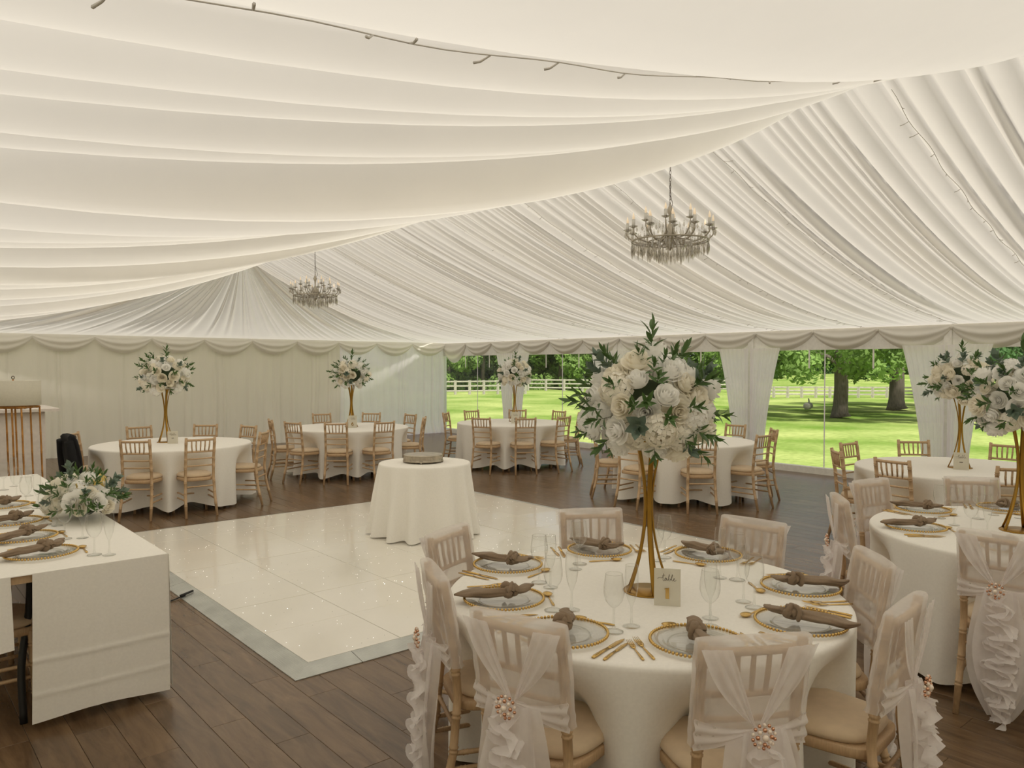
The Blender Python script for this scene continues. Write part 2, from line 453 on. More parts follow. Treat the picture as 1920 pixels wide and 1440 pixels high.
dc = link('curtain', wall_grid(XD - 0.05, XW - 0.02, 37, 0.06, YF - 0.06, 0.10, 0.24, 0.10).mesh('curtain', M_CURT))
tag(dc, 'white voile curtain drawn right across beside the far corner', 'curtain', 'white voile curtains')
struct('window_6', MB().box(XD, XW, YF - 0.01, YF, 0.0, 2.0).mesh('window_6', M_PVC, False), 'clear far window behind the drawn curtain')

# window wall: posts, header strip, sill, clear panes
wr = struct('wall_right', MB().box(XW - 0.005, XW + 0.03, YB, YF, 1.95, ZE + 0.03).mesh('header_strip', M_HEAD, False), 'white framed window wall of the marquee')
for i, y in enumerate(POSTS + [YF]):
    link('post', MB().box(XW - 0.03, XW + 0.08, y - 0.05, y + 0.05, 0, ZE).mesh('post', M_HEAD, False), wr)
for i in range(6):
    ya, yb = (POSTS + [YF])[i] + 0.05, (POSTS + [YF])[i + 1] - 0.05
    ym = (ya + yb) / 2 + (0.25 if i == 2 else 0.0)
    w = struct('window_%d' % (6 - i if i > 0 else 7) if 6 - i != 6 else 'window_7', None, 'clear flexible window pane in the marquee side')
    link('pane', MB().box(XW + 0.018, XW + 0.021, ya, yb, 0.10, 1.96).mesh('pane', M_PVC, False), w)
    link('weld_seam', MB().box(XW + 0.012, XW + 0.018, ym - 0.008, ym + 0.008, 0.10, 1.96).mesh('weld_seam', M_CURT, False), w)
    link('sill', MB().box(XW - 0.02, XW + 0.05, ya, yb, 0.0, 0.11, ch=0.01).mesh('sill', M_HEAD, False), w)
    for q in (0.33, 0.67):
        yy = ya + (yb - ya) * q
        link('strap', MB().box(XW + 0.002, XW + 0.008, yy - 0.012, yy + 0.012, 1.66, 1.98).mesh('strap', M_HEAD, False), w)

# valance swags, about three to a bay
def swag(a, b, fixed, axis, drop=1.0, seed=0):
    r = random.Random(seed); P = []
    nu, nv = 20, 22; dp = 0.27 * drop * r.uniform(0.9, 1.08)
    for i in range(nu + 1):
        u = i / nu; c = 4 * u * (1 - u); row = []
        for j in range(nv + 1):
            v = j / nv
            z = ZE + 0.01 - v * (0.075 + dp * c ** 0.85)
            o = 0.02 + 0.05 * math.sin(PI * v) * (0.4 + c) + 0.017 * math.sin(v * 5.2 * PI + 0.6) * c * min(1, v * 3)
            p = a + (b - a) * u
            row.append((fixed - o, p, z) if axis == 'x' else (p, fixed - o, z))
        P.append(row)
    return MB().grid(P)
t1 = struct('trim_1', MB().box(XW - 0.02, XW - 0.008, YB, YF, ZE - 0.05, ZE + 0.03).mesh('valance_band', M_VAL, False), 'white swagged valance along the window wall')
ws = (POSTS[1] - POSTS[0]) / 3
for i in range(18):
    a = YB + i * (YF - YB) / 18; b = a + (YF - YB) / 18
    link('swag', swag(a, b, XW, 'x', 1.6 if i == 17 else 1.0, i).mesh('swag', M_VAL), t1)
    if i < 17: link('swag_knot', MB().ball((XW - 0.045, b, ZE - 0.04), 0.022, sc=(0.7, 1, 1.4)).mesh('swag_knot', M_VAL), t1)
t2 = struct('trim_2', MB().box(XL, XW, YF - 0.02, YF - 0.008, ZE - 0.05, ZE + 0.03).mesh('valance_band', M_VAL, False), 'cream swagged valance along the far wall')
for i in range(12):
    a = XL + i * (XW - XL) / 12; b = a + (XW - XL) / 12
    link('swag', swag(a, b, YF - 0.10, 'y', 1.0, 40 + i).mesh('swag', M_VAL), t2)

# tied curtains either side of each post
def curtain_half(y_post, sgn, seed):
    r = random.Random(seed); P = []
    nf = 7; nu = nf * 6
    for i in range(nu + 1):
        u = i / nu; row = []
        for z in np.linspace(0.015, 1.99, 16):
            k = z / 1.99
            wd = 0.26 + 0.30 * k ** 1.7
            h = 0.038 * (1 - abs(math.cos(PI * nf * u + 0.3 * math.sin(seed)))) * (1.0 - 0.35 * k)
            row.append((XW - 0.07 - h - 0.02 * u, y_post + sgn * (0.02 + u * wd), z))
        P.append(row)
    return MB().grid(P)
names_c = ['', 'at the right edge of the view', 'behind the bouquet by the right windows', 'behind the chairs right of the big bouquet', 'just left of the big foreground bouquet', 'behind the table five bouquet']
for i, y in enumerate(POSTS):
    if i == 0: continue
    for s_, w_ in ((1, 'left'), (-1, 'right')):
        c = link('curtain', curtain_half(y, s_, i * 2 + (s_ > 0)).mesh('curtain', M_CURT))
        tag(c, 'white voile curtain hanging %s of the post %s' % (w_, names_c[i]), 'curtain', 'white voile curtains')

# ------------------------------------------------------------------ outdoors
GZ = -0.35
lawn = struct('lawn', None, 'sunlit green lawn outside the windows')
P = [[(x, y, GZ + 0.10 * math.sin(x * 0.11 + 1) * math.sin(y * 0.09) * min(1, max(0, (x - 14) / 12)) + 1.6 * max(0, (x - 62) / 90)) for y in np.linspace(-120, 260, 40)] for x in np.linspace(XW - 30, 330, 50)]
link('turf', MB().grid(P).mesh('turf', M_GRASS), lawn)

def leaf_cloud(blobs, n, size, seed):
    g = np.random.default_rng(seed); V = np.zeros((n, 4, 3)); w = np.array([b[3] ** 2 for b in blobs]); w = w / w.sum()
    idx = g.choice(len(blobs), n, p=w)
    d = g.normal(size=(n, 3)); d /= np.linalg.norm(d, axis=1)[:, None]
    B = np.array(blobs)[idx]
    c = B[:, :3] + d * (B[:, 3] * g.uniform(0.62, 1.05, n))[:, None] * np.array([1, 1, 0.8])
    nrm = d + g.normal(size=(n, 3)) * 0.55; nrm /= np.linalg.norm(nrm, axis=1)[:, None]
    a = np.cross(nrm, g.normal(size=(n, 3))); a /= np.linalg.norm(a, axis=1)[:, None]; b = np.cross(nrm, a)
    s = (size * g.uniform(0.6, 1.3, n))[:, None]
    V[:, 0] = c - a * s; V[:, 1] = c + b * s * 0.55 + nrm * s * 0.15; V[:, 2] = c + a * s; V[:, 3] = c - b * s * 0.55 + nrm * s * 0.15
    mb = MB(); mb.V = [tuple(v) for v in V.reshape(-1, 3)]; mb.F = [(4 * i, 4 * i + 1, 4 * i + 2, 4 * i + 3) for i in range(n)]; mb.mi = [0] * n
    return mb
def crown_blobs(seed, rx, rz, zc, n=26):
    r = random.Random(seed); B = []
    for i in range(n):
        a = r.uniform(0, 2 * PI); u = r.uniform(-0.95, 1); q = math.sqrt(max(0, 1 - u * u)) * r.uniform(0.55, 1)
        B.append((rx * q * math.cos(a), rx * q * math.sin(a), zc + rz * u, rx * r.uniform(0.26, 0.42)))
    return B
# woodland crowns (unit trees about 10 m tall), shared by copies
far_crowns = [leaf_cloud(crown_blobs(s, 3.6, 4.2, 4.7, 30), 9000, 0.24, s).mesh('crown', m) for s, m in ((1, M_TREE), (2, M_TREE2), (3, M_TREE))]
trunk_me = MB().tube([(0, 0, -0.3), (0.05, 0, 2), (0, 0.1, 5), (0, 0, 7)], [0.35, 0.26, 0.2, 0.08], 8).mesh('trunk', M_BARK)
def at_depth(px, depth):
    r = ray(px, HORIZON); v = r * depth
    return (v.x, v.y)
# (pixel column, distance, scale, crown)
wood = [(800, 64, 0.95, 1), (842, 60, 0.62, 0), (872, 68, 0.95, 1), (905, 62, 0.66, 2), (948, 70, 1.0, 1), (985, 66, 0.9, 0), (1020, 72, 1.0, 1), (1052, 66, 0.78, 2),
        (1085, 76, 1.1, 1), (1120, 72, 0.95, 0), (1165, 80, 1.1, 1), (1215, 84, 1.2, 0), (1275, 80, 1.05, 1), (1330, 76, 0.9, 2), (1368, 70, 0.62, 0), (1420, 96, 1.15, 1), (1475, 110, 1.3, 0), (1535, 118, 1.25, 1),
        (1600, 120, 1.3, 0), (1660, 116, 1.25, 1), (1725, 110, 1.2, 2), (1790, 104, 1.15, 1), (1850, 98, 1.1, 0), (1915, 92, 1.1, 1), (1990, 90, 1.2, 0)]
order = ['first', 'second', 'third', 'fourth', 'fifth', 'sixth', 'seventh', 'eighth', 'ninth', 'tenth', 'eleventh', 'twelfth', 'thirteenth', 'fourteenth', 'fifteenth', 'sixteenth', 'seventeenth', 'eighteenth', 'nineteenth', 'twentieth', 'twenty-first', 'twenty-second', 'twenty-third', 'twenty-fourth', 'twenty-fifth', 'twenty-sixth']
for i, (px, d, sc, k) in enumerate(wood):
    x, y = at_depth(px, d)
    t = thing('woodland_tree', 'leafy %s tree beyond the paddock fence, %s from left' % ('dark green' if k == 1 else 'bright green', order[i]), 'tree', (x, y, GZ - 0.3 + 1.6 * max(0, (x - 62) / 90)), i * 1.3, 'woodland trees beyond the fence')
    t.scale = (sc, sc, sc)
    link('crown', far_crowns[k], t); link('trunk', trunk_me, t)
# the two big lawn trees
def lawn_tree(px, d, tr, label, seed, blobs, limbs):
    x, y = at_depth(px, d)
    t = thing('lawn_tree', label, 'tree', (x, y, GZ), 0, 'big trees on the lawn')
    r = random.Random(seed)
    prof = [(0, tr * 1.55), (0.18, tr * 1.22), (0.5, tr * 1.05), (1.2, tr), (2.2, tr * 0.96), (3.0, tr * 0.9), (4.5, tr * 0.7), (6.5, tr * 0.3)]
    link('trunk', MB().tube([(0.03 * r.uniform(-1, 1), 0.03 * r.uniform(-1, 1), z - 0.05) for z, q in prof], [q for z, q in prof], 14).mesh('trunk', M_BARK), t)
    for L_ in limbs: link('branch', MB().tube(catmull(L_, 4), [tr * 0.42 - tr * 0.34 * i / (len(L_) * 4 - 4) for i in range(len(L_) * 4 - 3)], 8).mesh('branch', M_BARK), t)
    link('crown', leaf_cloud(blobs, 22000, 0.12, seed).mesh('crown', M_TREE if seed % 2 else M_TREE2), t)
    return t
def low_blobs(seed, n, rx, z0, z1):
    r = random.Random(seed); B = []
    for i in range(n):
        a = r.uniform(0, 2 * PI); q = rx * math.sqrt(r.uniform(0.05, 1))
        z = r.uniform(z0, z1) + 0.9 * (1 - q / rx)
        B.append((q * math.cos(a), q * math.sin(a), z, r.uniform(0.5, 0.95)))
    return B
lawn_tree(1577, 31.5, 0.27, 'thick-trunked tree with low leafy branches, nearer of two on the lawn', 51, low_blobs(5, 80, 4.6, 1.75, 3.6),
          [[(0, 0, 1.9), (-0.4, 0.5, 2.5), (-1.2, 1.2, 2.6), (-2.2, 1.6, 2.2)], [(0, 0, 2.0), (0.6, -0.5, 2.5), (1.4, -1.1, 3.0), (2.4, -1.8, 2.7)], [(0, 0, 2.3), (0.2, 0.6, 3.1), (0.4, 1.6, 3.6)]])
lawn_tree(1681, 37.0, 0.33, 'broad dark tree with flared trunk, farther one on the lawn', 52, low_blobs(6, 80, 4.8, 1.9, 3.8),
          [[(0, 0, 2.1), (-0.5, 0.5, 2.7), (-1.5, 1.2, 2.8)], [(0, 0, 2.2), (0.7, -0.6, 2.9), (1.8, -1.4, 3.0)]])
lawn_tree(1930, 44.0, 0.33, 'dark leafy tree outside behind the bouquet at the right edge', 54, low_blobs(9, 70, 4.8, 1.9, 3.8), [])
# post and rail fence
def fence(pts, label, hgt, npost):
    a = Vector(pts[0]); t = thing('paddock_fence', label, 'fence', a, 0, 'post and rail fences')
    L_ = Vector(pts[1]) - a
    for i in range(npost):
        p = L_ * (i / (npost - 1))
        link('post', MB().box(p.x - 0.07, p.x + 0.07, p.y - 0.07, p.y + 0.07, p.z - 0.1, p.z + hgt).mesh('post', M_RAIL, False), t)
    for q in (0.30, 0.62, 0.92):
        link('rail', MB().tube([Vector((0, 0, hgt * q)), L_ + Vector((0, 0, hgt * q))], (0.03, 0.06), 6).mesh('rail', M_RAIL, False), t)
def gp(px, d):
    x, y = at_depth(px, d); return (x, y, GZ)
fence([gp(770, 52), gp(985, 55)], 'weathered post and rail fence beyond the lawn, left stretch', 1.05, 9)
fence([gp(990, 62), gp(1420, 58)], 'weathered post and rail fence beyond the lawn, middle stretch', 1.0, 13)
fence([gp(1425, 50), gp(2050, 48)], 'low weathered rail fence behind the two lawn trees', 0.72, 24)
lx, ly = at_depth(1517, 36)
lg = thing('fallen_log', 'pale fallen log lying on the lawn', 'log', (lx, ly, GZ), 0.4)
link('trunk', MB().tube([(-0.9, 0, 0.16), (-0.3, 0.05, 0.18), (0.4, 0, 0.16), (0.95, 0.06, 0.14)], [0.13, 0.17, 0.16, 0.11], 9).mesh('trunk', M_RAIL), lg)
link('branch_stub', MB().tube([(0.3, 0, 0.25), (0.42, 0.05, 0.5)], [0.05, 0.03], 6).mesh('branch_stub', M_RAIL), lg)

# ------------------------------------------------------------------ dance floor: 7 x 7 panels of 0.61 m, ramped aluminium edge
DZ = 0.030
df = thing('dance_floor', 'white gloss starlit dance floor with ribbed metal edging', 'dance floor', ((DX0 + DX1) / 2, (DY0 + DY1) / 2, 0))
dcx, dcy = df.location.x, df.location.y
pan_me = MB().box(-PN / 2 + 0.002, PN / 2 - 0.002, -PN / 2 + 0.002, PN / 2 - 0.002, 0.004, DZ, ch=0.0012).mesh('panel', M_PANEL, False)
link('underlay', MB().box(-2.134, 2.134, -2.134, 2.134, 0.001, 0.022).mesh('underlay', M_DARK, False), df)
led_on, led_off = MB(), MB()
for i in range(7):
    for j in range(7):
        cx, cy = -2.135 + (i + 0.5) * PN, -2.135 + (j + 0.5) * PN
        link('panel', pan_me, df, (cx, cy, random.uniform(-0.0008, 0.0008)))
        for k in range(14):
            p = (cx + random.uniform(-0.28, 0.28), cy + random.uniform(-0.28, 0.28), DZ + 0.0004)
            (led_on if random.random() < 0.6 else led_off).lathe([(0.0001, 0.0009), (0.0017 if random.random() < 0.75 else 0.0026, 0.0004), (0.0026, -0.0004)], 6, c=p)
tag(link('led_points', led_on.mesh('led_points', M_LED), df), kind='stuff')
tag(link('unlit_led_points', led_off.mesh('unlit_led_points', M_LEDOFF), df), kind='stuff')
EW = 0.135
def ramp(L_, m0, m1):
    """ribbed ramp along +X, falling towards -Y; m0/m1: mitre at the ends"""
    P = []; n = 24
    for i in range(n + 1):
        v = i / n; z = DZ - 0.001 - (DZ - 0.006) * v + (0.0014 if i % 2 else 0)
        y = -EW * v
        P.append([(-EW * v * m0, y, z), (L_ + EW * v * m1, y, z)])
    P.append([(-EW * m0, -EW, 0.0), (L_ + EW * m1, -EW, 0.0)])
    return MB().grid(P)
def place_ramp(x, y, rz, L_, m0, m1): link('edge_ramp', ramp(L_, m0, m1).mesh('edge_ramp', M_ALU, False), df, (x - dcx, y - dcy, 0), (0, 0, rz))
seg = 4.27
place_ramp(DX0, DY0, 0, 0.27, 1, 0)
place_ramp(DX0 + 0.273, DY0, 0, 1.83, 0, 0); place_ramp(DX0 + 2.106, DY0, 0, seg - 2.106, 0, 1)
place_ramp(DX1, DY0, PI / 2, 2.13, 1, 0); place_ramp(DX1, DY0 + 2.133, PI / 2, seg - 2.133, 0, 1)
place_ramp(DX1, DY1, PI, seg, 1, 1)
place_ramp(DX0, DY1, -PI / 2, 2.13, 1, 0); place_ramp(DX0, DY1 - 2.133, -PI / 2, seg - 2.133, 0, 1)
cab = thing('power_cable', 'black cable running along the floor to the dance floor edge', 'cable', (1.2, 5.72, 0))
link('lead', MB().tube(catmull([(0.02, -0.05, 0.006), (0.25, 0.0, 0.006), (0.46, 0.06, 0.006), (0.54, 0.095, 0.010), (0.60, 0.115, 0.014)], 5), 0.005, 6).mesh('lead', M_BLACK), cab)
link('plug', MB().tube([(0.56, 0.10, 0.020), (0.66, 0.13, 0.034)], [0.010, 0.008], 8).mesh('plug', M_BLACK), cab)

# ------------------------------------------------------------------ limewashed banquet chair
def bamboo(path, r, rings, n=8):
    """turned pole with paired rings at the given fractions"""
    P = [Vector(p) for p in path]; Ls = [0]
    for i in range(1, len(P)): Ls.append(Ls[-1] + (P[i] - P[i - 1]).length)
    tot = Ls[-1]
    def at_(f):
        d = f * tot
        for i in range(1, len(P)):
            if d <= Ls[i] + 1e-9: return P[i - 1].lerp(P[i], (d - Ls[i - 1]) / (Ls[i] - Ls[i - 1]))
        return P[-1]
    ks = {0: r * 0.85, 1: r * 0.95}
    for i in range(1, len(P) - 1): ks[Ls[i] / tot] = r
    e = 0.004 / tot
    for f in rings:
        for q in (f - 0.008 / tot, f + 0.008 / tot):
            ks[q - e] = r; ks[q] = r * 1.22; ks[q + e] = r
    K = sorted(ks)
    return MB().tube([at_(k) for k in K], [ks[k] for k in K], n)
SX = 0.185
CH = []   # (name, mesh, material is in mesh)
for s_ in (-1, 1):
    CH.append(('leg', bamboo([(s_ * 0.168, -0.275, 0), (s_ * 0.159, -0.215, 0.25), (s_ * 0.153, -0.195, 0.46), (s_ * 0.152, -0.215, 0.68), (s_ * 0.155, -0.25, 0.895)], 0.0165, [0.16, 0.30, 0.44, 0.62, 0.72, 0.82, 0.93]).mesh('leg', M_LIME)))
    CH.append(('leg', bamboo([(s_ * 0.185, 0.185, 0), (s_ * 0.172, 0.165, 0.42)], 0.0175, [0.3, 0.62, 0.85]).mesh('leg', M_LIME)))
def ring_out(w0, w1, d0, d1, e=4.0, n=40):
    pts = []
    for i in range(n):
        a = 2 * PI * i / n; c, s = math.cos(a), math.sin(a)
        x = abs(c) ** (2 / e) * (1 if c > 0 else -1); y = abs(s) ** (2 / e) * (1 if s > 0 else -1)
        w = w0 + (w1 - w0) * (y + 1) / 2
        pts.append((x * w, (d0 + d1) / 2 + y * (d1 - d0) / 2))
    return pts
def slab(prof, w0, w1, d0, d1, e=4.0):
    """prof: list of (inset, z)"""
    P = [[] for _ in range(40)]
    for ins, z in prof:
        for i, (x, y) in enumerate(ring_out(w0 - ins, w1 - ins, d0 + ins, d1 - ins, e)): P[i].append((x, y, z))
    mb = MB().grid(P, True); k = len(prof)
    mb.F.append(tuple(i * k + k - 1 for i in range(40))); mb.F.append(tuple(i * k for i in range(39, -1, -1))); mb.mi += [0, 0]
    return mb
CH.append(('seat_frame', slab([(0.155, 0.400), (0.004, 0.400), (0, 0.405), (0, 0.432), (0.004, 0.437), (0.155, 0.437)], 0.160, 0.195, -0.20, 0.205, 5).mesh('seat_frame', M_LIME)))
CH.append(('seat_cushion', slab([(0.155, 0.438), (0.012, 0.438), (0.0, 0.448), (-0.002, 0.458), (0.006, 0.472), (0.03, 0.482), (0.09, 0.488), (0.1595, 0.490)], 0.160, 0.195, -0.180, 0.205, 3.6).mesh('seat_cushion', M_SEAT)))
def back_y(z):
    return -0.195 - 0.055 * max(0, (z - 0.46) / 0.435) ** 1.5
def cross(name, z, r, bow=0.014, rings=(0.1, 0.9)):
    y = back_y(z); w = 0.152 + 0.002 * (z - 0.46) / 0.43
    CH.append((name, bamboo([(-w, y, z), (-w * 0.5, y - bow * 0.75, z), (0, y - bow, z), (w * 0.5, y - bow * 0.75, z), (w, y, z)], r, rings, 7).mesh(name, M_LIME)))
cross('top_rail', 0.868, 0.0135); cross('back_rail', 0.735, 0.0105); cross('back_rail', 0.655, 0.0090); cross('back_rail', 0.575, 0.0090)
for k in range(5):
    u = (k - 2) * 0.048
    y1, y0 = back_y(0.86) - 0.013, back_y(0.74) - 0.013
    CH.append(('spindle', bamboo([(u * 0.92, y0, 0.737), (u, (y0 + y1) / 2, 0.80), (u * 1.02, y1, 0.865)], 0.0080, (0.5,), 6).mesh('spindle', M_LIME)))
for z, y0, y1 in ((0.25, -0.215, 0.175), (0.19, -0.225, 0.178)):
    for s_ in (-1, 1): CH.append(('stretcher', bamboo([(s_ * 0.160, y0, z), (s_ * 0.178, y1, z + 0.005)], 0.0095, (0.12, 0.88), 6).mesh('stretcher', M_LIME)))
CH.append(('stretcher', bamboo([(-0.176, 0.172, 0.28), (0.176, 0.172, 0.28)], 0.0095, (0.12, 0.88), 6).mesh('stretcher', M_LIME)))
CH.append(('stretcher', bamboo([(-0.178, 0.172, 0.21), (0.178, 0.172, 0.21)], 0.0095, (0.12, 0.88), 6).mesh('stretcher', M_LIME)))
CH.append(('stretcher', bamboo([(-0.156, -0.205, 0.34), (0.156, -0.205, 0.34)], 0.0095, (0.12, 0.88), 6).mesh('stretcher', M_LIME)))
def chair(x, y, rz, label, group):
    t = thing('banquet_chair', label, 'chair', (x, y, 0), rz, group)
    for n, me in CH: link(n, me, t)
    return t

# chair hood with gathered sash, ruffled tail and brooch
def hood_mesh():
    P = []; n = 64
    rows = [0.575 + (0.888 - 0.575) * k / 16 for k in range(17)] + [0.900, 0.908, 0.912]
    for i in range(n):
        a = 2 * PI * i / n; c, s = math.cos(a), math.sin(a); col = []
        for z in rows:
            sh = 1.0 if z <= 0.888 else (0.97, 0.90, 0.55)[rows.index(z) - 17]
            hw, ht = 0.178 * (0.93 + 0.07 * sh), 0.026 * sh
            x = abs(c) ** 0.24 * (1 if c > 0 else -1) * hw; yy = abs(s) ** 0.55 * (1 if s > 0 else -1) * ht
            rip = 0.004 * math.sin(a * 9 + z * 22) + 0.003 * math.sin(a * 17 - z * 35)
            q = max(0, 0.70 - z) / 0.12
            y = back_y(z) - 0.004 + yy + rip * (1 if z < 0.86 else 0.2) - (0.012 * (1 - abs(x) / 0.178) if s < 0 else -0.004) - q * 0.004 * math.sin(z * 160) * (abs(x) / 0.2)
            col.append((x, y, z))
        P.append(col)
    mb = MB().grid(P, True)
    top = [len(rows) * (i + 1) - 1 for i in range(n)]
    mb.F.append(tuple(top)); mb.mi.append(0)
    return mb
def band_mesh(s_):
    """gathered strip from a top corner down to the brooch"""
    P = []; nu, nv = 16, 22
    for i in range(nu + 1):
        u = i / nu; row = []
        for j in range(nv + 1):
            v = j / nv
            x_top = s_ * (0.180 - 0.095 * u); z_top = 0.895 - 0.006 * u
            x_mid = s_ * (0.012 + 0.022 * (0.5 - u)); z_mid = 0.655 + 0.02 * (0.5 - u)
            e = v ** 0.9
            x = x_top + (x_mid - x_top) * e; z = z_top + (z_mid - z_top) * e
            if u < 0.45: x += s_ * 0.026 * math.sin(PI * v) * (1 - u / 0.45)      # outer edge bows to the side
            pl = 0.006 * (0.35 + v) * (1 - 0.5 * v ** 4) * math.sin(u * 5.5 * PI + s_)
            y = back_y(max(z, 0.46)) - 0.048 - 0.010 * math.sin(PI * v) + pl - 0.02 * v ** 3
            row.append((x, y, z))
        P.append(row)
    return MB().grid(P)
def wing_mesh(s_):
    P = []; nu, nv = 14, 14
    for i in range(nu + 1):
        u = i / nu; row = []
        for j in range(nv + 1):
            v = j / nv
            z = (0.642 + 0.014 * (0.5 - u)) * (1 - v) + (0.672 - 0.100 * u) * v - 0.012 * math.sin(PI * v)
            x = s_ * (0.012 + 0.164 * v)
            y = back_y(max(z, 0.46)) - 0.068 * (1 - v) - 0.030 * v + 0.006 * (0.3 + v) * math.sin(u * 5 * PI)
            row.append((x, y, z))
        P.append(row)
    return MB().grid(P)
def tail_mesh(seed):
    r = random.Random(seed); mb = MB(); a0 = r.uniform(0, 6)
    def cx(v): return 0.018 * math.sin(2.2 * v + a0) + 0.02 * v * math.sin(a0)
    # soft backing sheets
    for l in range(2):
        P = []
        for i in range(13):
            u = i / 12; row = []
            for j in range(41):
                v = j / 40; z = 0.640 - 0.605 * v
                w = 0.025 + 0.13 * math.sin(PI * min(1, 0.15 + v * 0.75)) ** 0.8 - 0.02 * v
                x = cx(v) + (u - 0.5) * 2 * w * (1 - 0.25 * l) + 0.008 * math.sin(7 * v + 9 * u + l)
                y = -0.262 - 0.02 * l - 0.02 * math.sin(PI * v) + 0.014 * math.sin(u * 13 + v * 5 + l * 2 + a0) - 0.012 * v
                row.append((x, y, z))
            P.append(row)
        mb.grid(P)
    # cascading curly frills
    for q, (off, amp, per) in enumerate(((-0.035, 0.05, 6.5), (0.030, 0.05, 7.3), (0.0, 0.062, 5.6))):
        P = []
        n = 110
        for j in range(n + 1):
            v = j / n; z = 0.620 - 0.585 * v
            w = 0.35 + 0.65 * math.sin(PI * min(1, 0.12 + v * 0.8))
            ph = 2 * PI * per * v + q * 2 + a0
            x = cx(v) + off * w + amp * w * math.sin(ph)
            y = -0.285 - 0.012 * q - 0.012 * v
            row = []
            for i in range(5):
                u = i / 4
                row.append((x + 0.020 * u * math.cos(ph * 1.0 + 0.5) + 0.010 * math.sin(ph * 2.3) * u, y - 0.036 * u + 0.012 * math.sin(ph * 2.0 + 1) * u, z - 0.016 * u * (1 + math.sin(ph)) + 0.006 * math.cos(ph * 3) * u))
            P.append(row)
        mb.grid(P)
    return mb
def brooch_mesh():
    mb = MB(); c = Vector((0, -0.330, 0.645))
    mb.ball(c, 0.010, 8, 5, 1)
    for k in range(8):
        a = 2 * PI * k / 8
        mb.ball(c + Vector((0.021 * math.cos(a), 0.004, 0.021 * math.sin(a))), 0.0068, 7, 4, 1 if k % 2 else 0)
    for k in range(14):
        a = 2 * PI * k / 14 + 0.2
        mb.ball(c + Vector((0.034 * math.cos(a), 0.009, 0.034 * math.sin(a))), 0.0056, 7, 4, 0 if k % 3 else 1)
    return mb
HOOD = hood_mesh().mesh('hood', M_CHIF); BANDS = [band_mesh(s).mesh('gathered_band', M_BAND) for s in (-1, 1)]
WINGS = [wing_mesh(s).mesh('tie_band', M_BAND) for s in (-1, 1)]
TAILS = [tail_mesh(s).mesh('ruffled_tail', M_BAND) for s in (1, 2, 3)]
BROOCH = brooch_mesh().mesh('brooch', [M_ROSEG, M_PEARL])
def cover(x, y, rz, label, group, k):
    t = thing('chair_cover', label, 'chair cover', (x, y, 0), rz, group)
    link('hood', HOOD, t)
    for m in BANDS: link('gathered_band', m, t)
    for m in WINGS: link('tie_band', m, t)
    link('ruffled_tail', TAILS[k % 3], t); b = link('brooch', BROOCH, t); b['label'] = 'rose gold brooch of pearls'
    return t

# ------------------------------------------------------------------ round tables with cloths
TZ = 0.735
def round_cloth(r, chairs, hem, seed, flare=0.07, tuck=0.26, smooth_side=0.0):
    """chairs: angles where the cloth is pushed in by a seat"""
    g = random.Random(seed); n = 240; ph = [g.uniform(0, 6.28) for _ in range(5)]
    def dev(a):
        best = min(abs((a - c + PI) % (2 * PI) - PI) for c in chairs) if chairs else 9
        push = 0.5 + 0.5 * math.cos(min(PI, best / 0.36 * PI)) if best < 0.36 else 0
        wav = 0.5 + 0.5 * math.sin(7 * a + ph[0]) * math.sin(3 * a + ph[1])
        return push, wav
    prof_top = [(0.0, TZ + 0.003), (r * 0.5, TZ + 0.003), (r - 0.02, TZ + 0.003), (r - 0.006, TZ + 0.001), (r, TZ - 0.006), (r + 0.002, TZ - 0.018)]
    P = []
    for i in range(n):
        a = 2 * PI * i / n; push, wav = dev(a); row = [(q * math.cos(a), q * math.sin(a), z) for q, z in prof_top]
        hz = hem + 0.05 * push + 0.012 * math.sin(5 * a + ph[2])
        for k in range(1, 15):
            v = k / 14; z = TZ - 0.018 + (hz - TZ + 0.018) * v
            fl = flare * wav * v ** 1.1 + 0.018 * math.sin(16 * a + ph[3] + 1.5 * math.sin(2 * a + ph[4])) * v * (1 - 0.6 * push)
            pin = min(1, v / 0.42); pin = pin * pin * (3 - 2 * pin)
            q = r + 0.002 + fl * (1 - push) - tuck * push * pin - 0.012 * v
            row.append((q * math.cos(a), q * math.sin(a), z))
        P.append(row)
    return MB().grid(P, True)
def table_under(x, y, r, label, grp):
    t = thing('round_table', label, 'table', (x, y, 0), 0.4, grp)
    link('table_top', MB().lathe([(0.0005, TZ - 0.035), (r - 0.012, TZ - 0.035), (r - 0.008, TZ - 0.02), (r - 0.012, TZ - 0.004), (0.0005, TZ - 0.004)], 48).mesh('table_top', M_LIME), t)
    for k in range(4):
        a = PI / 4 + k * PI / 2
        link('leg', MB().tube([(0.36 * math.cos(a), 0.36 * math.sin(a), 0), (0.34 * math.cos(a), 0.34 * math.sin(a), TZ - 0.034)], 0.015, 8).mesh('leg', M_BLACK), t)
    return t

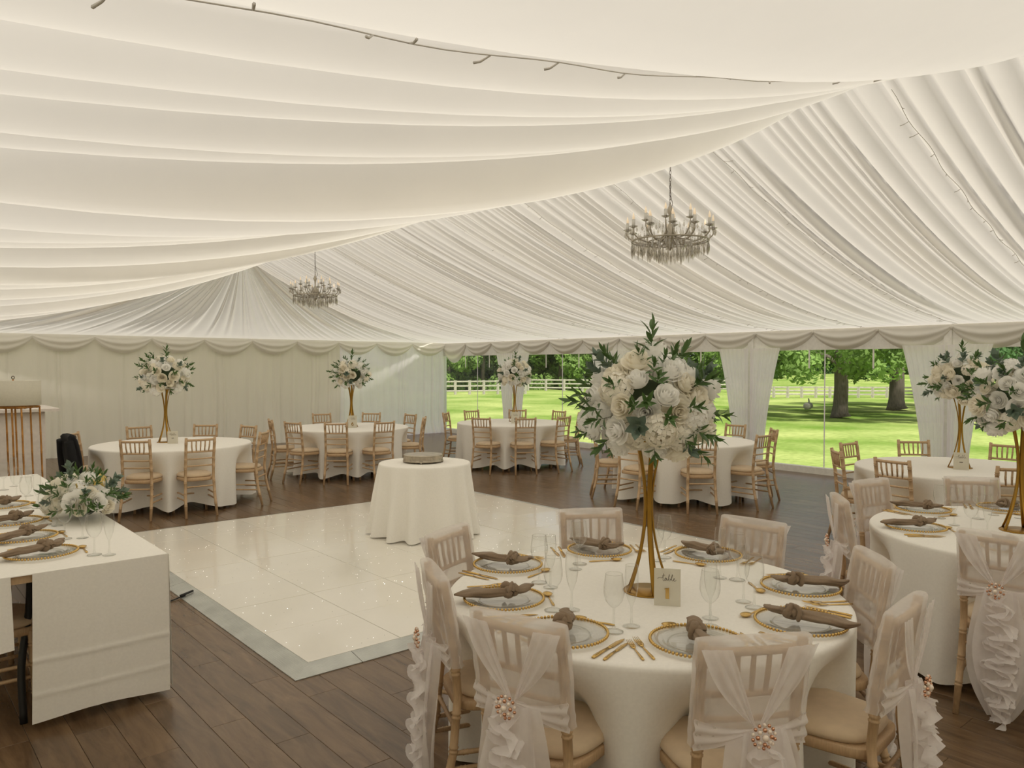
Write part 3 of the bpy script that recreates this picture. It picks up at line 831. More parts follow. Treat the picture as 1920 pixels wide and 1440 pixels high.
OCT = ['near', 'near right', 'right', 'far right', 'far', 'far left', 'left', 'near left']
def octants(c, angs):
    """names of the sides of a table as the camera sees them, one for each chair, in order"""
    n = len(angs)
    rel = []
    for a in angs:
        d = Vector((math.cos(a), math.sin(a), 0)); fx, fd = d.dot(RGT), d.dot(Vector((_sy, _cy, 0)))
        rel.append(math.atan2(fx, -fd) % (2 * PI))
    idx = sorted(range(n), key=lambda i: rel[i]); best = None
    for o in range(8):
        import itertools
        slots = None
        if n == 8:
            cand = [(o + k) % 8 for k in range(8)]
            e = sum(min(abs(rel[idx[k]] - cand[k] * PI / 4), 2 * PI - abs(rel[idx[k]] - cand[k] * PI / 4)) for k in range(8))
            if best is None or e < best[0]: best = (e, cand)
    if n == 8: res = {idx[k]: OCT[best[1][k]] for k in range(8)}
    else:
        res = {}; used = set()
        for i in idx:
            for o in sorted(range(8), key=lambda o: min(abs(rel[i] - o * PI / 4), 2 * PI - abs(rel[i] - o * PI / 4))):
                if o not in used: used.add(o); res[i] = OCT[o]; break
    return [res[i] for i in range(n)]
D = math.radians
# name: centre, radius, chair back radius, angles, phrase, covered
TABLES = {
    'T1': ((2.53, 2.12), 0.83, [0.98, 0.97, 0.98, 0.90, 1.0, 1.03, 1.03, 0.95], [57, 5, 112, 157, -163, -122, -83, -44], 'table one', True),
    'T2': ((5.15, 1.42), 0.86, 1.05, [-172, 79, 128, 36], 'right-edge dressed table', True),
    'T4': ((8.12, 6.15), 0.90, 1.16, [137, -177, -132, -89, -44, -1, 46, 92], 'table behind the big bouquet', False),
    'T5': ((8.48, 10.02), 0.92, 1.18, [126, 88, 44, 2, -38, -84, -119, -154], 'table five', False),
    'T6': ((5.88, 10.92), 0.93, 1.20, [166, -160, -127, -93, -41, 3, 43, 84], 'table six', False),
    'T7': ((2.95, 9.98), 0.92, 1.14, [-126, -92, -41, 17, 52, 95, 150, -175], 'leftmost round table', False),
    'T8': ((7.92, 2.78), 0.92, 1.13, [132, 86, 43, -2, 172, -140], 'round table by the right windows', False),
}
SEATS = {}
for k, (c, r, rb, angs, phr, cov) in TABLES.items():
    angs = [D(a) for a in angs]; sides = octants(c, angs); SEATS[k] = list(zip(angs, sides))
    grp = 'round dining tables'
    table_under(c[0], c[1], r, 'round folding table under the white cloth, %s' % phr, grp)
    t = link('tablecloth', round_cloth(r, angs, 0.03 if cov else 0.045, sum(map(ord, k)), 0.05 if cov else 0.08, 0.27 if cov else 0.20).mesh('tablecloth', M_LINEN), None, (c[0], c[1], 0))
    tag(t, 'white floor-length cloth draped over the %s' % phr, 'tablecloth', 'white round tablecloths')
    for i, (a, sd) in enumerate(zip(angs, sides)):
        q = (rb[i] if isinstance(rb, list) else rb) - 0.25
        x, y = c[0] + q * math.cos(a), c[1] + q * math.sin(a); rz = a + PI / 2
        lab = '%s chair at the %s side of %s' % ('limewashed wooden' if not cov else 'limewashed wooden hooded', sd, phr)
        chair(x, y, rz, lab, 'limewashed banquet chairs')
        if cov: cover(x, y, rz, 'sheer white hood and ruffled sash on the %s chair of %s' % (sd, phr), 'sheer chair covers', i)
# cake table
ckx, cky = 4.30, 6.42
ct = thing('cake_table', 'small round cake table on the dance floor', 'table', (ckx, cky, DZ))
link('table_top', MB().lathe([(0.0005, TZ - 0.065), (0.445, TZ - 0.065), (0.45, TZ - 0.05), (0.445, TZ - 0.034), (0.0005, TZ - 0.034)], 40).mesh('table_top', M_LIME), ct)
for k in range(4):
    a = PI / 4 + k * PI / 2 + 0.5
    link('leg', MB().tube([(0.36 * math.cos(a), 0.36 * math.sin(a), 0.001), (0.25 * math.cos(a), 0.25 * math.sin(a), TZ - 0.064)], 0.014, 8).mesh('leg', M_BLACK), ct)
def cake_cloth():
    n = 240; P = []; r = 0.455
    for i in range(n):
        a = 2 * PI * i / n
        row = [(q * math.cos(a), q * math.sin(a), z) for q, z in [(0, TZ + 0.003), (r * 0.5, TZ + 0.003), (r - 0.02, TZ + 0.003), (r - 0.005, TZ), (r, TZ - 0.008), (r + 0.003, TZ - 0.02)]]
        f = math.sin(13 * a + 1.1 * math.sin(2 * a + 1) + 0.8 * math.sin(5 * a)); f2 = math.sin(5 * a + 2)
        for k in range(1, 16):
            v = k / 15; z = TZ - 0.02 + (DZ + 0.008 - TZ + 0.02 + 0.006 * (1 - f)) * v
            q = r + 0.003 + 0.062 * v + (0.056 * f + 0.016 * f2) * v ** 0.8
            row.append((q * math.cos(a), q * math.sin(a), z))
        P.append(row)
    return MB().grid(P, True)
tag(link('tablecloth', cake_cloth().mesh('tablecloth', M_LINEN), None, (ckx, cky, 0)), 'white cloth in deep folds over the small cake table', 'tablecloth', 'white round tablecloths')
cs = thing('cake_stand', 'round silver cake stand on the small table', 'cake stand', (ckx - 0.02, cky + 0.0, TZ + 0.0035))
link('plate', MB().lathe([(0.0005, 0.082), (0.14, 0.083), (0.180, 0.082), (0.192, 0.080), (0.194, 0.076)], 48).mesh('plate', M_SILVER), cs)
P = []
for i in range(96):
    a = 2 * PI * i / 96; f = 0.003 * math.sin(24 * a)
    P.append([((q + f * w) * math.cos(a), (q + f * w) * math.sin(a), z) for q, z, w in [(0.194, 0.077, 0), (0.197, 0.070, .5), (0.192, 0.062, 1), (0.195, 0.045, 1.4), (0.190, 0.030, 1), (0.198, 0.022, .5), (0.196, 0.014, 0), (0.17, 0.013, 0), (0.001, 0.013, 0)]])
link('rim_band', MB().grid(P, True).mesh('rim_band', M_SILVER), cs)
for k in range(4):
    a = k * PI / 2 - 2.26
    link('foot', MB().tube([(0.186 * math.cos(a), 0.186 * math.sin(a), 0.026), (0.194 * math.cos(a), 0.194 * math.sin(a), 0.012), (0.192 * math.cos(a), 0.192 * math.sin(a), 0.0)], [0.016, 0.009, 0.007], 8).mesh('foot', M_SILVER), cs)

# ------------------------------------------------------------------ tableware (built once, meshes shared)
TT = TZ + 0.0035
def wine_prof(k=1.0):
    return [(0.0005, 0.001), (0.030, 0.001), (0.034, 0.003), (0.020, 0.006), (0.006, 0.012), (0.0042, 0.03), (0.0038, 0.075), (0.005, 0.088), (0.018, 0.098), (0.031, 0.115), (0.0375, 0.140), (0.0370, 0.165), (0.0330, 0.195), (0.0305, 0.212)]
WINE_B = MB().lathe([p for p in wine_prof() if p[1] >= 0.088], 24).mesh('bowl', M_GLASS)
WINE_S = MB().lathe([p for p in wine_prof() if p[1] <= 0.088], 20).mesh('stem', M_GLASS)
FL = [(0.0005, 0.001), (0.029, 0.001), (0.032, 0.003), (0.018, 0.006), (0.005, 0.012), (0.0038, 0.04), (0.0042, 0.075), (0.010, 0.090), (0.019, 0.115), (0.0245, 0.150), (0.0250, 0.185), (0.0225, 0.228)]
FLUTE_B = MB().lathe([p for p in FL if p[1] >= 0.075], 22).mesh('bowl', M_GLASS)
FLUTE_S = MB().lathe([p for p in FL if p[1] <= 0.075], 18).mesh('stem', M_GLASS)
RIM_W = MB().tube([(0.0305 * math.cos(2 * PI * i / 24), 0.0305 * math.sin(2 * PI * i / 24), 0.212) for i in range(25)], 0.0006, 5, False).mesh('rim', M_CRYS)
RIM_F = MB().tube([(0.0225 * math.cos(2 * PI * i / 24), 0.0225 * math.sin(2 * PI * i / 24), 0.228) for i in range(25)], 0.0006, 5, False).mesh('rim', M_CRYS)
FOOT_W = MB().tube([(0.034 * math.cos(2 * PI * i / 24), 0.034 * math.sin(2 * PI * i / 24), 0.0025) for i in range(25)], 0.0008, 5, False).mesh('foot_edge', M_CRYS)
def wine(p, label, grp):
    t = thing('wine_glass', label, 'wine glass', p, random.uniform(0, 6), grp)
    link('bowl', WINE_B, t); link('stem', WINE_S, t); link('rim', RIM_W, t); link('foot_edge', FOOT_W, t)
def flute(p, label, grp):
    t = thing('champagne_flute', label, 'flute glass', p, random.uniform(0, 6), grp)
    link('bowl', FLUTE_B, t); link('stem', FLUTE_S, t); link('rim', RIM_F, t)
PR = 0.162
PLATE = MB().lathe([(0.0005, 0.004), (0.090, 0.004), (0.098, 0.005), (0.108, 0.012), (0.120, 0.014), (PR - 0.004, 0.017), (PR - 0.001, 0.015), (PR - 0.006, 0.012), (0.112, 0.009), (0.100, 0.001), (0.0005, 0.001)], 48).mesh('glass_disc', M_PLATE)
BEADS = MB()
for k in range(72):
    a = 2 * PI * k / 72
    BEADS.ball((PR * math.cos(a), PR * math.sin(a), 0.0165), 0.0063, 6, 4)
BEADS = BEADS.mesh('bead_rim', M_GOLD)
WELL = MB().tube([(0.100 * math.cos(2 * PI * i / 40), 0.100 * math.sin(2 * PI * i / 40), 0.0085) for i in range(41)], 0.0022, 5, False).mesh('well_ring', M_PLATE)
def plate(p, rz, label, grp):
    t = thing('charger_plate', label, 'plate', p, rz, grp)
    link('glass_disc', PLATE, t); tag(link('bead_rim', BEADS, t), 'gold beaded rim'); link('well_ring', WELL, t)
def napkin_meshes(seed):
    r = random.Random(seed)
    def tail(pts, wid, thk):
        path = catmull(pts, 5); n = len(path); mb = MB(); P = []
        m = 22
        for j in range(m):
            a = 2 * PI * j / m; col = []
            for i, p in enumerate(path):
                t = i / (n - 1); f = t * (len(wid) - 1); k = min(int(f), len(wid) - 2); w = wid[k] + (wid[k + 1] - wid[k]) * (f - k); h = thk[k] + (thk[k + 1] - thk[k]) * (f - k)
                T = (path[min(i + 1, n - 1)] - path[max(i - 1, 0)]).normalized(); side = Vector((-T.y, T.x, 0)).normalized()
                pl = 1 + 0.16 * math.sin(3 * a + 5 * t + seed) + 0.10 * math.sin(7 * a - 4 * t)
                q = p + side * (w * math.cos(a) * pl) + Vector((0, 0, 1)) * (h * math.sin(a) * pl)
                col.append(q)
            P.append(col)
        mb.grid(P, True)
        mb.F.append(tuple(j * n for j in range(m))); mb.F.append(tuple(j * n + n - 1 for j in range(m))); mb.mi += [0, 0]
        return mb
    bend = r.uniform(-0.02, 0.02)
    long_t = tail([(0.0, 0.015, 0.030), (bend * 0.4, -0.05, 0.028), (bend, -0.10, 0.030), (bend * 1.5, -0.15, 0.026), (bend * 1.2 + 0.01, -0.195, 0.030)], [0.020, 0.030, 0.036, 0.030, 0.003], [0.016, 0.017, 0.017, 0.012, 0.003])
    short_t = tail([(0, 0.05, 0.034), (0.005, 0.085, 0.034), (-0.005 + bend, 0.115, 0.042), (bend, 0.140, 0.048)], [0.016, 0.024, 0.026, 0.004], [0.014, 0.013, 0.010, 0.003])
    knot = MB()
    for q, (tilt, rad, off) in enumerate(((0.5, 0.027, -0.008), (-0.65, 0.025, 0.010), (0.1, 0.021, 0.024))):
        path = []
        for i in range(19):
            a = 2 * PI * i / 18
            v = Vector((rad * math.cos(a), 0.006 * math.sin(2 * a), rad * 0.80 * math.sin(a)))
            v = Matrix.Rotation(tilt, 3, 'Z') @ (Matrix.Rotation(0.3 * (q - 1), 3, 'X') @ v)
            path.append(v + Vector((0, 0.03 + off, 0.036)))
        knot.tube(path, [(0.013 + 0.003 * math.sin(i * 1.3 + q), 0.009) for i in range(19)], 9, False)
    knot.ball((0, 0.03, 0.036), 0.024, 10, 7, sc=(1, 0.9, 0.85))
    return long_t.mesh('long_tail', M_NAP), short_t.mesh('short_tail', M_NAP), knot.mesh('knot', M_NAP)
NAPS = [napkin_meshes(s) for s in (1, 2, 3, 4)]
def napkin(p, rz, label, grp, k):
    t = thing('knotted_napkin', label, 'napkin', p, rz, grp)
    for n, m in zip(('long_tail', 'short_tail', 'knot'), NAPS[k % 4]): link(n, m, t)
# cutlery lies along local +Y (handle end at -Y)
def handle(mb, L_, y0):
    mb.tube([(0, y0, 0.004), (0, y0 + 0.02, 0.0046), (0, y0 + L_ * 0.5, 0.004), (0, y0 + L_ * 0.9, 0.0035), (0, y0 + L_, 0.004)], [(0.0045, 0.0022), (0.0062, 0.003), (0.0045, 0.0026), (0.003, 0.0022), (0.003, 0.002)], 8)
    return mb
def fork_me(s):
    h = handle(MB(), 0.115, -0.095).mesh('handle', M_GOLD)
    hd = MB().tube([(0, 0.020, 0.004), (0, 0.030, 0.006), (0, 0.045, 0.007), (0, 0.058, 0.0065)], [(0.004, 0.0018), (0.009, 0.0016), (0.0115, 0.0014), (0.0115, 0.0012)], 8)
    for k in range(4): hd.tube([(-0.0096 + k * 0.0064, 0.056, 0.0065), (-0.0096 + k * 0.0064, 0.078, 0.0062), (-0.0090 + k * 0.006, 0.100, 0.010)], [0.0017, 0.0016, 0.0008], 5)
    return h, hd.mesh('tines', M_GOLD)
def knife_me():
    h = MB().tube([(0, -0.105, 0.004), (0, -0.09, 0.005), (0, -0.04, 0.0052), (0, 0.0, 0.0045)], [(0.006, 0.003), (0.0082, 0.004), (0.007, 0.004), (0.0055, 0.003)], 8).mesh('handle', M_GOLD)
    b = MB().tube([(0, -0.002, 0.004), (0.001, 0.02, 0.004), (0.001, 0.07, 0.004), (0.003, 0.1, 0.004), (0.005, 0.112, 0.004)], [(0.006, 0.0013), (0.0092, 0.0012), (0.0098, 0.001), (0.006, 0.0008), (0.001, 0.0006)], 8).mesh('blade', M_GOLD)
    return h, b
def spoon_me():
    h = handle(MB(), 0.115, -0.095).mesh('handle', M_GOLD)
    P = []
    for i in range(16):
        a = 2 * PI * i / 16; P.append([(0.020 * q * math.cos(a) * (1 - 0.12 * math.sin(a)), 0.046 + 0.028 * q * math.sin(a), 0.0025 + 0.0085 * q ** 2) for q in (0.02, 0.4, 0.75, 1.0)] + [(0.0205 * math.cos(a), 0.046 + 0.0285 * math.sin(a), 0.0100), (0.015 * math.cos(a), 0.046 + 0.021 * math.sin(a), 0.0035), (0.0004 * math.cos(a), 0.046, 0.001)])
    return h, MB().grid(P, True).mesh('spoon_bowl', M_GOLD)
FORK, KNIFE, SPOON = fork_me(1), knife_me(), spoon_me()
def cutlery(kind, p, rz, sc, label, grp):
    (a, b), n2, cat = {'fork': (FORK, 'tines', 'fork'), 'knife': (KNIFE, 'blade', 'knife'), 'spoon': (SPOON, 'spoon_bowl', 'spoon')}[kind]
    t = thing('dinner_' + kind if kind != 'spoon' else 'dessert_spoon', label, cat, p, rz, grp); t.scale = (sc, sc, sc)
    link('handle', a, t); link(n2, b, t)
def setting(px, py, cen, where, grp, k, full=True, ang=None, naprot=0.0):
    """place setting whose plate centre shows at pixel (px, py); cen: table centre"""
    p = on_z(px, py, TT + 0.008); p.z = TT
    d = Vector((cen[0] - p.x, cen[1] - p.y, 0)).normalized() if ang is None else Vector((math.cos(ang), math.sin(ang), 0))
    s = Vector((d.y, -d.x, 0))                       # diner's right
    rz = math.atan2(d.y, d.x) - PI / 2
    plate(p, rz, 'clear glass charger with gold beaded rim at %s' % where, 'glass chargers ' + grp)
    napkin(p + Vector((0, 0, 0.010)) - d * 0.01, rz + naprot, 'knotted taupe napkin on the glass charger at %s' % where, 'taupe napkins ' + grp, k)
    g2 = 'gold cutlery ' + grp; J = lambda: random.uniform(-0.06, 0.06)
    if full in (True, 'forks'):
        cutlery('fork', p - s * 0.195 - d * 0.02, rz + J(), 1.0, 'larger gold fork left of charger at %s' % where, g2)
        cutlery('fork', p - s * 0.228 - d * 0.03, rz + J(), 0.9, 'smaller gold fork left of charger at %s' % where, g2)
    if full is True:
        cutlery('knife', p + s * 0.195 - d * 0.02, rz + J(), 1.0, 'larger gold knife right of charger at %s' % where, g2)
        cutlery('knife', p + s * 0.228 - d * 0.03, rz + J(), 0.85, 'smaller gold knife right of charger at %s' % where, g2)
    cutlery('spoon', p + d * 0.190 + s * 0.01, rz + PI / 2 + J() * 2, 1.0, 'gold dessert spoon above the charger at %s' % where, g2)
    return p
c1 = TABLES['T1'][0]
W1 = ['the far-left place of table one', 'the far-right place of table one', 'the back-left place of table one', 'the left place of table one', 'the front-left place of table one', 'the front place of table one', 'the front-right place of table one', 'the right place of table one']
for k, (px, py) in enumerate([(1124, 1032), (1328, 1041), (952, 1060), (945, 1124), (1054, 1188), (1308, 1205), (1501, 1168), (1501, 1101)]):
    setting(px, py, c1, W1[k], 'on table one', k, True, None, [0.7, 1.0, 0.1, 0, 0.25, -0.1, 0.15, -0.1][k])
GL1 = [((1087, 1058), (1079, 1068)), ((1382, 1088), (1350, 1084)), ((1011, 1093), (1032, 1102)), ((1037, 1145), (1072, 1144)), ((1151, 1185), (1184, 1175)), ((1331, 1176), (1332, 1160)), ((1414, 1140), (1394, 1129)), ((1246, 1046), (1236, 1052))]
for k, (a, b) in enumerate(GL1):
    wh = W1[k] if k < 7 else 'the stand rear on table one'
    if k == 7: wh = 'the back of table one behind the gold stand'
    wine(on_z(*a, TT), 'empty wine glass standing by %s' % wh, 'wine glasses on table one')
    flute(on_z(*b, TT), 'empty champagne flute standing by %s' % wh, 'flutes on table one')
c2 = TABLES['T2'][0]
W2 = ['the far-left place of the right-edge table', 'the left place of the right-edge table', 'the far place of the right-edge table', 'the near place of the right-edge table']
for k, (px, py) in enumerate([(1731, 956), (1717, 989), (1884, 953), (1908, 1030)]):
    setting(px, py, c2, W2[k], 'on the right-edge table', k + 1, True if k != 3 else False, None, [0.3, 0.15, -0.5, 0.9][k])
for k, (a, b) in enumerate([((1762, 972), (1789, 985)), ((1820, 1000), (1851, 1004)), ((1834, 973), (1863, 966)), ((1930, 978), (1912, 972))]):
    wh = ['far-left', 'middle', 'far', 'rightmost'][k]
    wine(on_z(*a, TT), 'empty wine glass, %s one on the right-edge table' % wh, 'wine glasses on the right-edge table')
    flute(on_z(*b, TT), 'empty champagne flute, %s one on the right-edge table' % wh, 'flutes on the right-edge table')

# ------------------------------------------------------------------ head table with its cloth
HX0, HX1, HY0, HY1 = 0.47, 1.19, 4.14, 7.95
ht = thing('head_table', 'long trestle table under white cloth at the left edge', 'table', ((HX0 + HX1) / 2, HY0, 0))
hx, hw = (HX0 + HX1) / 2, (HX1 - HX0) / 2
link('table_top', MB().box(-hw + 0.01, hw - 0.01, 0.01, HY1 - HY0 - 0.01, TZ - 0.04, TZ - 0.004).mesh('table_top', M_LIME, False), ht)
for yy in (0.22, 1.65, 2.1, 3.55):
    link('leg', MB().tube(catmull([(-hw + 0.10, yy - 0.1, 0.0), (-hw + 0.10, yy - 0.05, 0.26), (-hw + 0.14, yy, 0.5), (-hw + 0.15, yy, TZ - 0.04)], 4), 0.017, 8).mesh('leg', M_BLACK), ht)
    link('leg', MB().tube([(hw - 0.12, yy, 0.0), (hw - 0.12, yy, TZ - 0.04)], 0.017, 8).mesh('leg', M_BLACK), ht)
hc = thing('tablecloth', 'white creased cloth over the long table at left', 'tablecloth', (0, 0, 0))
def hump(a, b, n): return [a + (b - a) * i / n for i in range(n + 1)]
link('top_sheet', MB().box(HX0 - 0.003, HX1 + 0.003, HY0 - 0.003, HY1, TZ - 0.002, TZ + 0.003, ch=0.003).mesh('top_sheet', M_LINEN, False), hc)
def end_z(x): return 0.045 + 0.03 * (HX1 - x) / 0.6 * 0 + 0.012 * math.sin(x * 9)
P = []
for x in hump(HX0 + 0.125, HX1 + 0.004, 36):
    row = []
    for v in hump(0, 1, 60):
        z = TZ + 0.002 + (end_z(x) - TZ) * v
        cr = 0.005 * math.exp(-((z - 0.33) / 0.008) ** 2) + 0.004 * math.exp(-((z - 0.17) / 0.008) ** 2) + 0.004 * math.exp(-((x - 0.86) / 0.012) ** 2)
        row.append((x + 0.03 * v * (x - HX1) * 0.6, HY0 - 0.004 - 0.016 * v - 0.010 * v * math.sin(x * 8 + 1) - cr - 0.006 * math.sin(PI * v) , z))
    P.append(row)
link('end_drop', MB().grid(P).mesh('end_drop', M_LINEN), hc)
P = []
for y in hump(HY0 - 0.016, HY1, 120):
    P.append([(HX1 + 0.004 + 0.012 * v + 0.010 * v * math.sin(y * 11) * min(1, (y - HY0 + 0.02) * 4), y, TZ + 0.002 + (0.05 - TZ) * v) for v in hump(0, 1, 12)])
link('side_drop', MB().grid(P).mesh('side_drop', M_LINEN), hc)
P = []
for y in hump(HY0 - 0.006, HY1, 120):
    P.append([(HX0 - 0.004 - 0.04 * v + 0.014 * v * math.sin(y * 9 + 1), y, TZ + 0.002 + (0.42 - TZ) * v + 0.0) for v in hump(0, 1, 8)])
link('side_drop', MB().grid(P).mesh('side_drop', M_LINEN), hc)
P = []
for x in hump(HX0 - 0.004, HX0 + 0.04, 6):
    u = (x - HX0 + 0.004) / 0.044
    P.append([(x - 0.04 * v + 0.05 * v * u, HY0 - 0.005 - 0.03 * v * (1 - u) - 0.012 * v, TZ + 0.002 + (0.40 - TZ) * v) for v in hump(0, 1, 8)])
link('corner_drop', MB().grid(P).mesh('corner_drop', M_LINEN), hc)
WH = ['the nearest place of the long table', 'the second place along the long table', 'the third place along the long table', 'the fourth place along the long table']
for k, (px, py) in enumerate([(78, 1038), (45, 1008), (22, 979), (4, 949)]):
    setting(px, py, (9, 4), WH[k], 'on the long table', k, 'forks', 0.02, [0.35, 0.45, 0.2, 0.3][k])
for k, (a, b) in enumerate([((177, 1041), (205, 1041)), ((122, 1011), (155, 1009)), ((85, 984), (107, 986)), ((49, 953), (70, 953)), ((31, 932), (54, 930)), ((7, 919), (26, 912))]):
    wh = ['nearest', 'second nearest', 'third nearest', 'fourth nearest', 'fifth nearest', 'farthest'][k]
    wine(on_z(*a, TT), 'empty wine glass, %s one on the long table' % wh, 'wine glasses on the long table')
    flute(on_z(*b, TT), 'empty champagne flute, %s one on the long table' % wh, 'flutes on the long table')
for k, yy in enumerate((4.50, 5.35)):
    chair(HX0 - 0.02, yy, -PI / 2, 'limewashed chair tucked under the long left table, %s one' % ['nearest', 'second'][k], 'limewashed banquet chairs')

# ------------------------------------------------------------------ flowers (meshes shared)
def petal(mb, a, R_, z0, zt, ha, curl, tilt, seed, nu=5, nv=6):
    r = random.Random(seed); ph = r.uniform(0, 6); P = []
    for i in range(nu + 1):
        u = -1 + 2 * i / nu; row = []
        for j in range(nv + 1):
            v = j / nv
            an = a + u * ha * (0.55 + 0.45 * math.sin(PI * min(1, 0.25 + v * 0.6)))
            q = R_ * (0.25 + 0.75 * min(1, v * 1.7) ** 0.7) * (1 - 0.10 * u * u) + curl * max(0, v - 0.6) ** 1.3 * 3.6 * R_ ** 0.5
            z = z0 + (zt - z0) * v ** 1.15 - 0.16 * u * u * v - curl * max(0, v - 0.72) ** 1.2 * 2.4 + 0.025 * math.sin(4 * u + ph) * v
            row.append((q * math.cos(an), q * math.sin(an), z))
        P.append(row)
    mb.grid(P)
def rose(seed, full):
    r = random.Random(seed); mb = MB()
    lay = [(0.12, 3, 0.66), (0.25, 3, 0.74), (0.40, 4, 0.70), (0.56, 5, 0.56), (0.73, 5, 0.34), (0.92, 6, 0.06)] if full else [(0.16, 3, 0.80), (0.32, 3, 0.86), (0.50, 4, 0.80), (0.68, 5, 0.62), (0.80, 5, 0.34)]
    for k, (R_, n, zt) in enumerate(lay):
        for i in range(n):
            petal(mb, 2 * PI * (i + 0.37 * k) / n + r.uniform(-0.15, 0.15), R_ * r.uniform(0.94, 1.05), -0.45, zt + r.uniform(-0.04, 0.04), PI / n * 1.35, 0.05 + 0.10 * k / 5, 0, seed * 50 + k * 9 + i)
    return mb
def hydrangea(seed):
    r = random.Random(seed); mb = MB(); n = 34
    for i in range(n):
        z = 1 - 1.35 * (i + 0.5) / n; q = math.sqrt(max(0, 1 - z * z)); a = i * 2.39996
        d = Vector((q * math.cos(a), q * math.sin(a), z * 0.8)); f = MB()
        for k in range(4):
            b = k * PI / 2
            f.add([(0, 0, 0), (0.26 * math.cos(b - 0.7), 0.26 * math.sin(b - 0.7), 0.06), (0.36 * math.cos(b), 0.36 * math.sin(b), 0.02), (0.26 * math.cos(b + 0.7), 0.26 * math.sin(b + 0.7), 0.06)], [(0, 1, 2, 3)])
        mb.merge(f, align(d, r.uniform(0, 6), d * r.uniform(0.85, 1.0), r.uniform(0.9, 1.25)))
    return mb
BLOOM = {('rose', M_ROSE): None}
ROSE_A = [rose(1, True).mesh('rose', M_ROSE), rose(2, True).mesh('rose', M_ROSE2), rose(3, False).mesh('rose', M_ROSE2), rose(4, False).mesh('rose', M_ROSE), rose(6, True).mesh('rose', M_ROSE3)]
HYD = [hydrangea(1).mesh('hydrangea_head', M_ROSE), hydrangea(2).mesh('hydrangea_head', M_ROSE2)]
def leaf_mb(w=0.20):
    P = []
    for i in range(7):
        t = i / 6; ww = w * math.sin(PI * t ** 0.85) ** 0.9 + 0.004
        P.append([(-ww, t, 0.05 * math.sin(PI * t) + ww * 0.35), (0, t, 0.05 * math.sin(PI * t)), (ww, t, 0.05 * math.sin(PI * t) + ww * 0.35)])
    return MB().grid(P)
LEAF_ME = leaf_mb(0.15).mesh('leaf', M_LEAF); LEAF_R = leaf_mb(0.30).mesh('leaf', M_LEAF2)
def sprig_spec(seed, n=8):
    """stem along +Z of unit length with leaf matrices"""
    r = random.Random(seed); out = []
    for i in range(n):
        t = 0.25 + 0.72 * i / (n - 1); a = i * 2.4 + r.uniform(-0.3, 0.3); el = 0.95 - 0.50 * t + r.uniform(-0.1, 0.1)
        d = Vector((math.cos(a) * el, math.sin(a) * el, 1 - el * 0.6)).normalized()
        q = d.to_track_quat('Y', 'Z').to_matrix().to_4x4(); s = r.uniform(0.58, 0.82) * (1 - 0.2 * t)
        out.append(Matrix.Translation((0, 0, t)) @ q @ Matrix.Diagonal((s, s, s, 1)))
    out.append(Matrix.Translation((0, 0, 0.98)) @ Vector((0.05, 0, 1)).to_track_quat('Y', 'Z').to_matrix().to_4x4() @ Matrix.Diagonal((0.6, 0.6, 0.6, 1)))
    return out
SPEC = [sprig_spec(s) for s in (1, 2, 3)]
STEM_ME = MB().tube([(0, 0, -0.3), (0.01, 0, 0.3), (0, 0.01, 1.0)], [0.016, 0.013, 0.008], 5).mesh('sprig', M_STEM)
def sprig_joined(k, m, leafw):
    mb = MB().tube([(0, 0, -0.3), (0.01, 0, 0.3), (0, 0.01, 1.0)], [0.016, 0.013, 0.008], 5, m=1)
    for M in SPEC[k]: mb.merge(leaf_mb(leafw), M, 0)
    return mb.mesh('sprig', [m, M_STEM])
SPRIG_J = [sprig_joined(0, M_LEAF, 0.17), sprig_joined(1, M_LEAF, 0.17), sprig_joined(2, M_LEAF2, 0.3)]
def fib(n, i, zmin=-1.0):
    z = 1 - (1 - zmin) * (i + 0.5) / n; q = math.sqrt(max(0, 1 - z * z)); a = i * 2.39996
    return Vector((q * math.cos(a), q * math.sin(a), z))
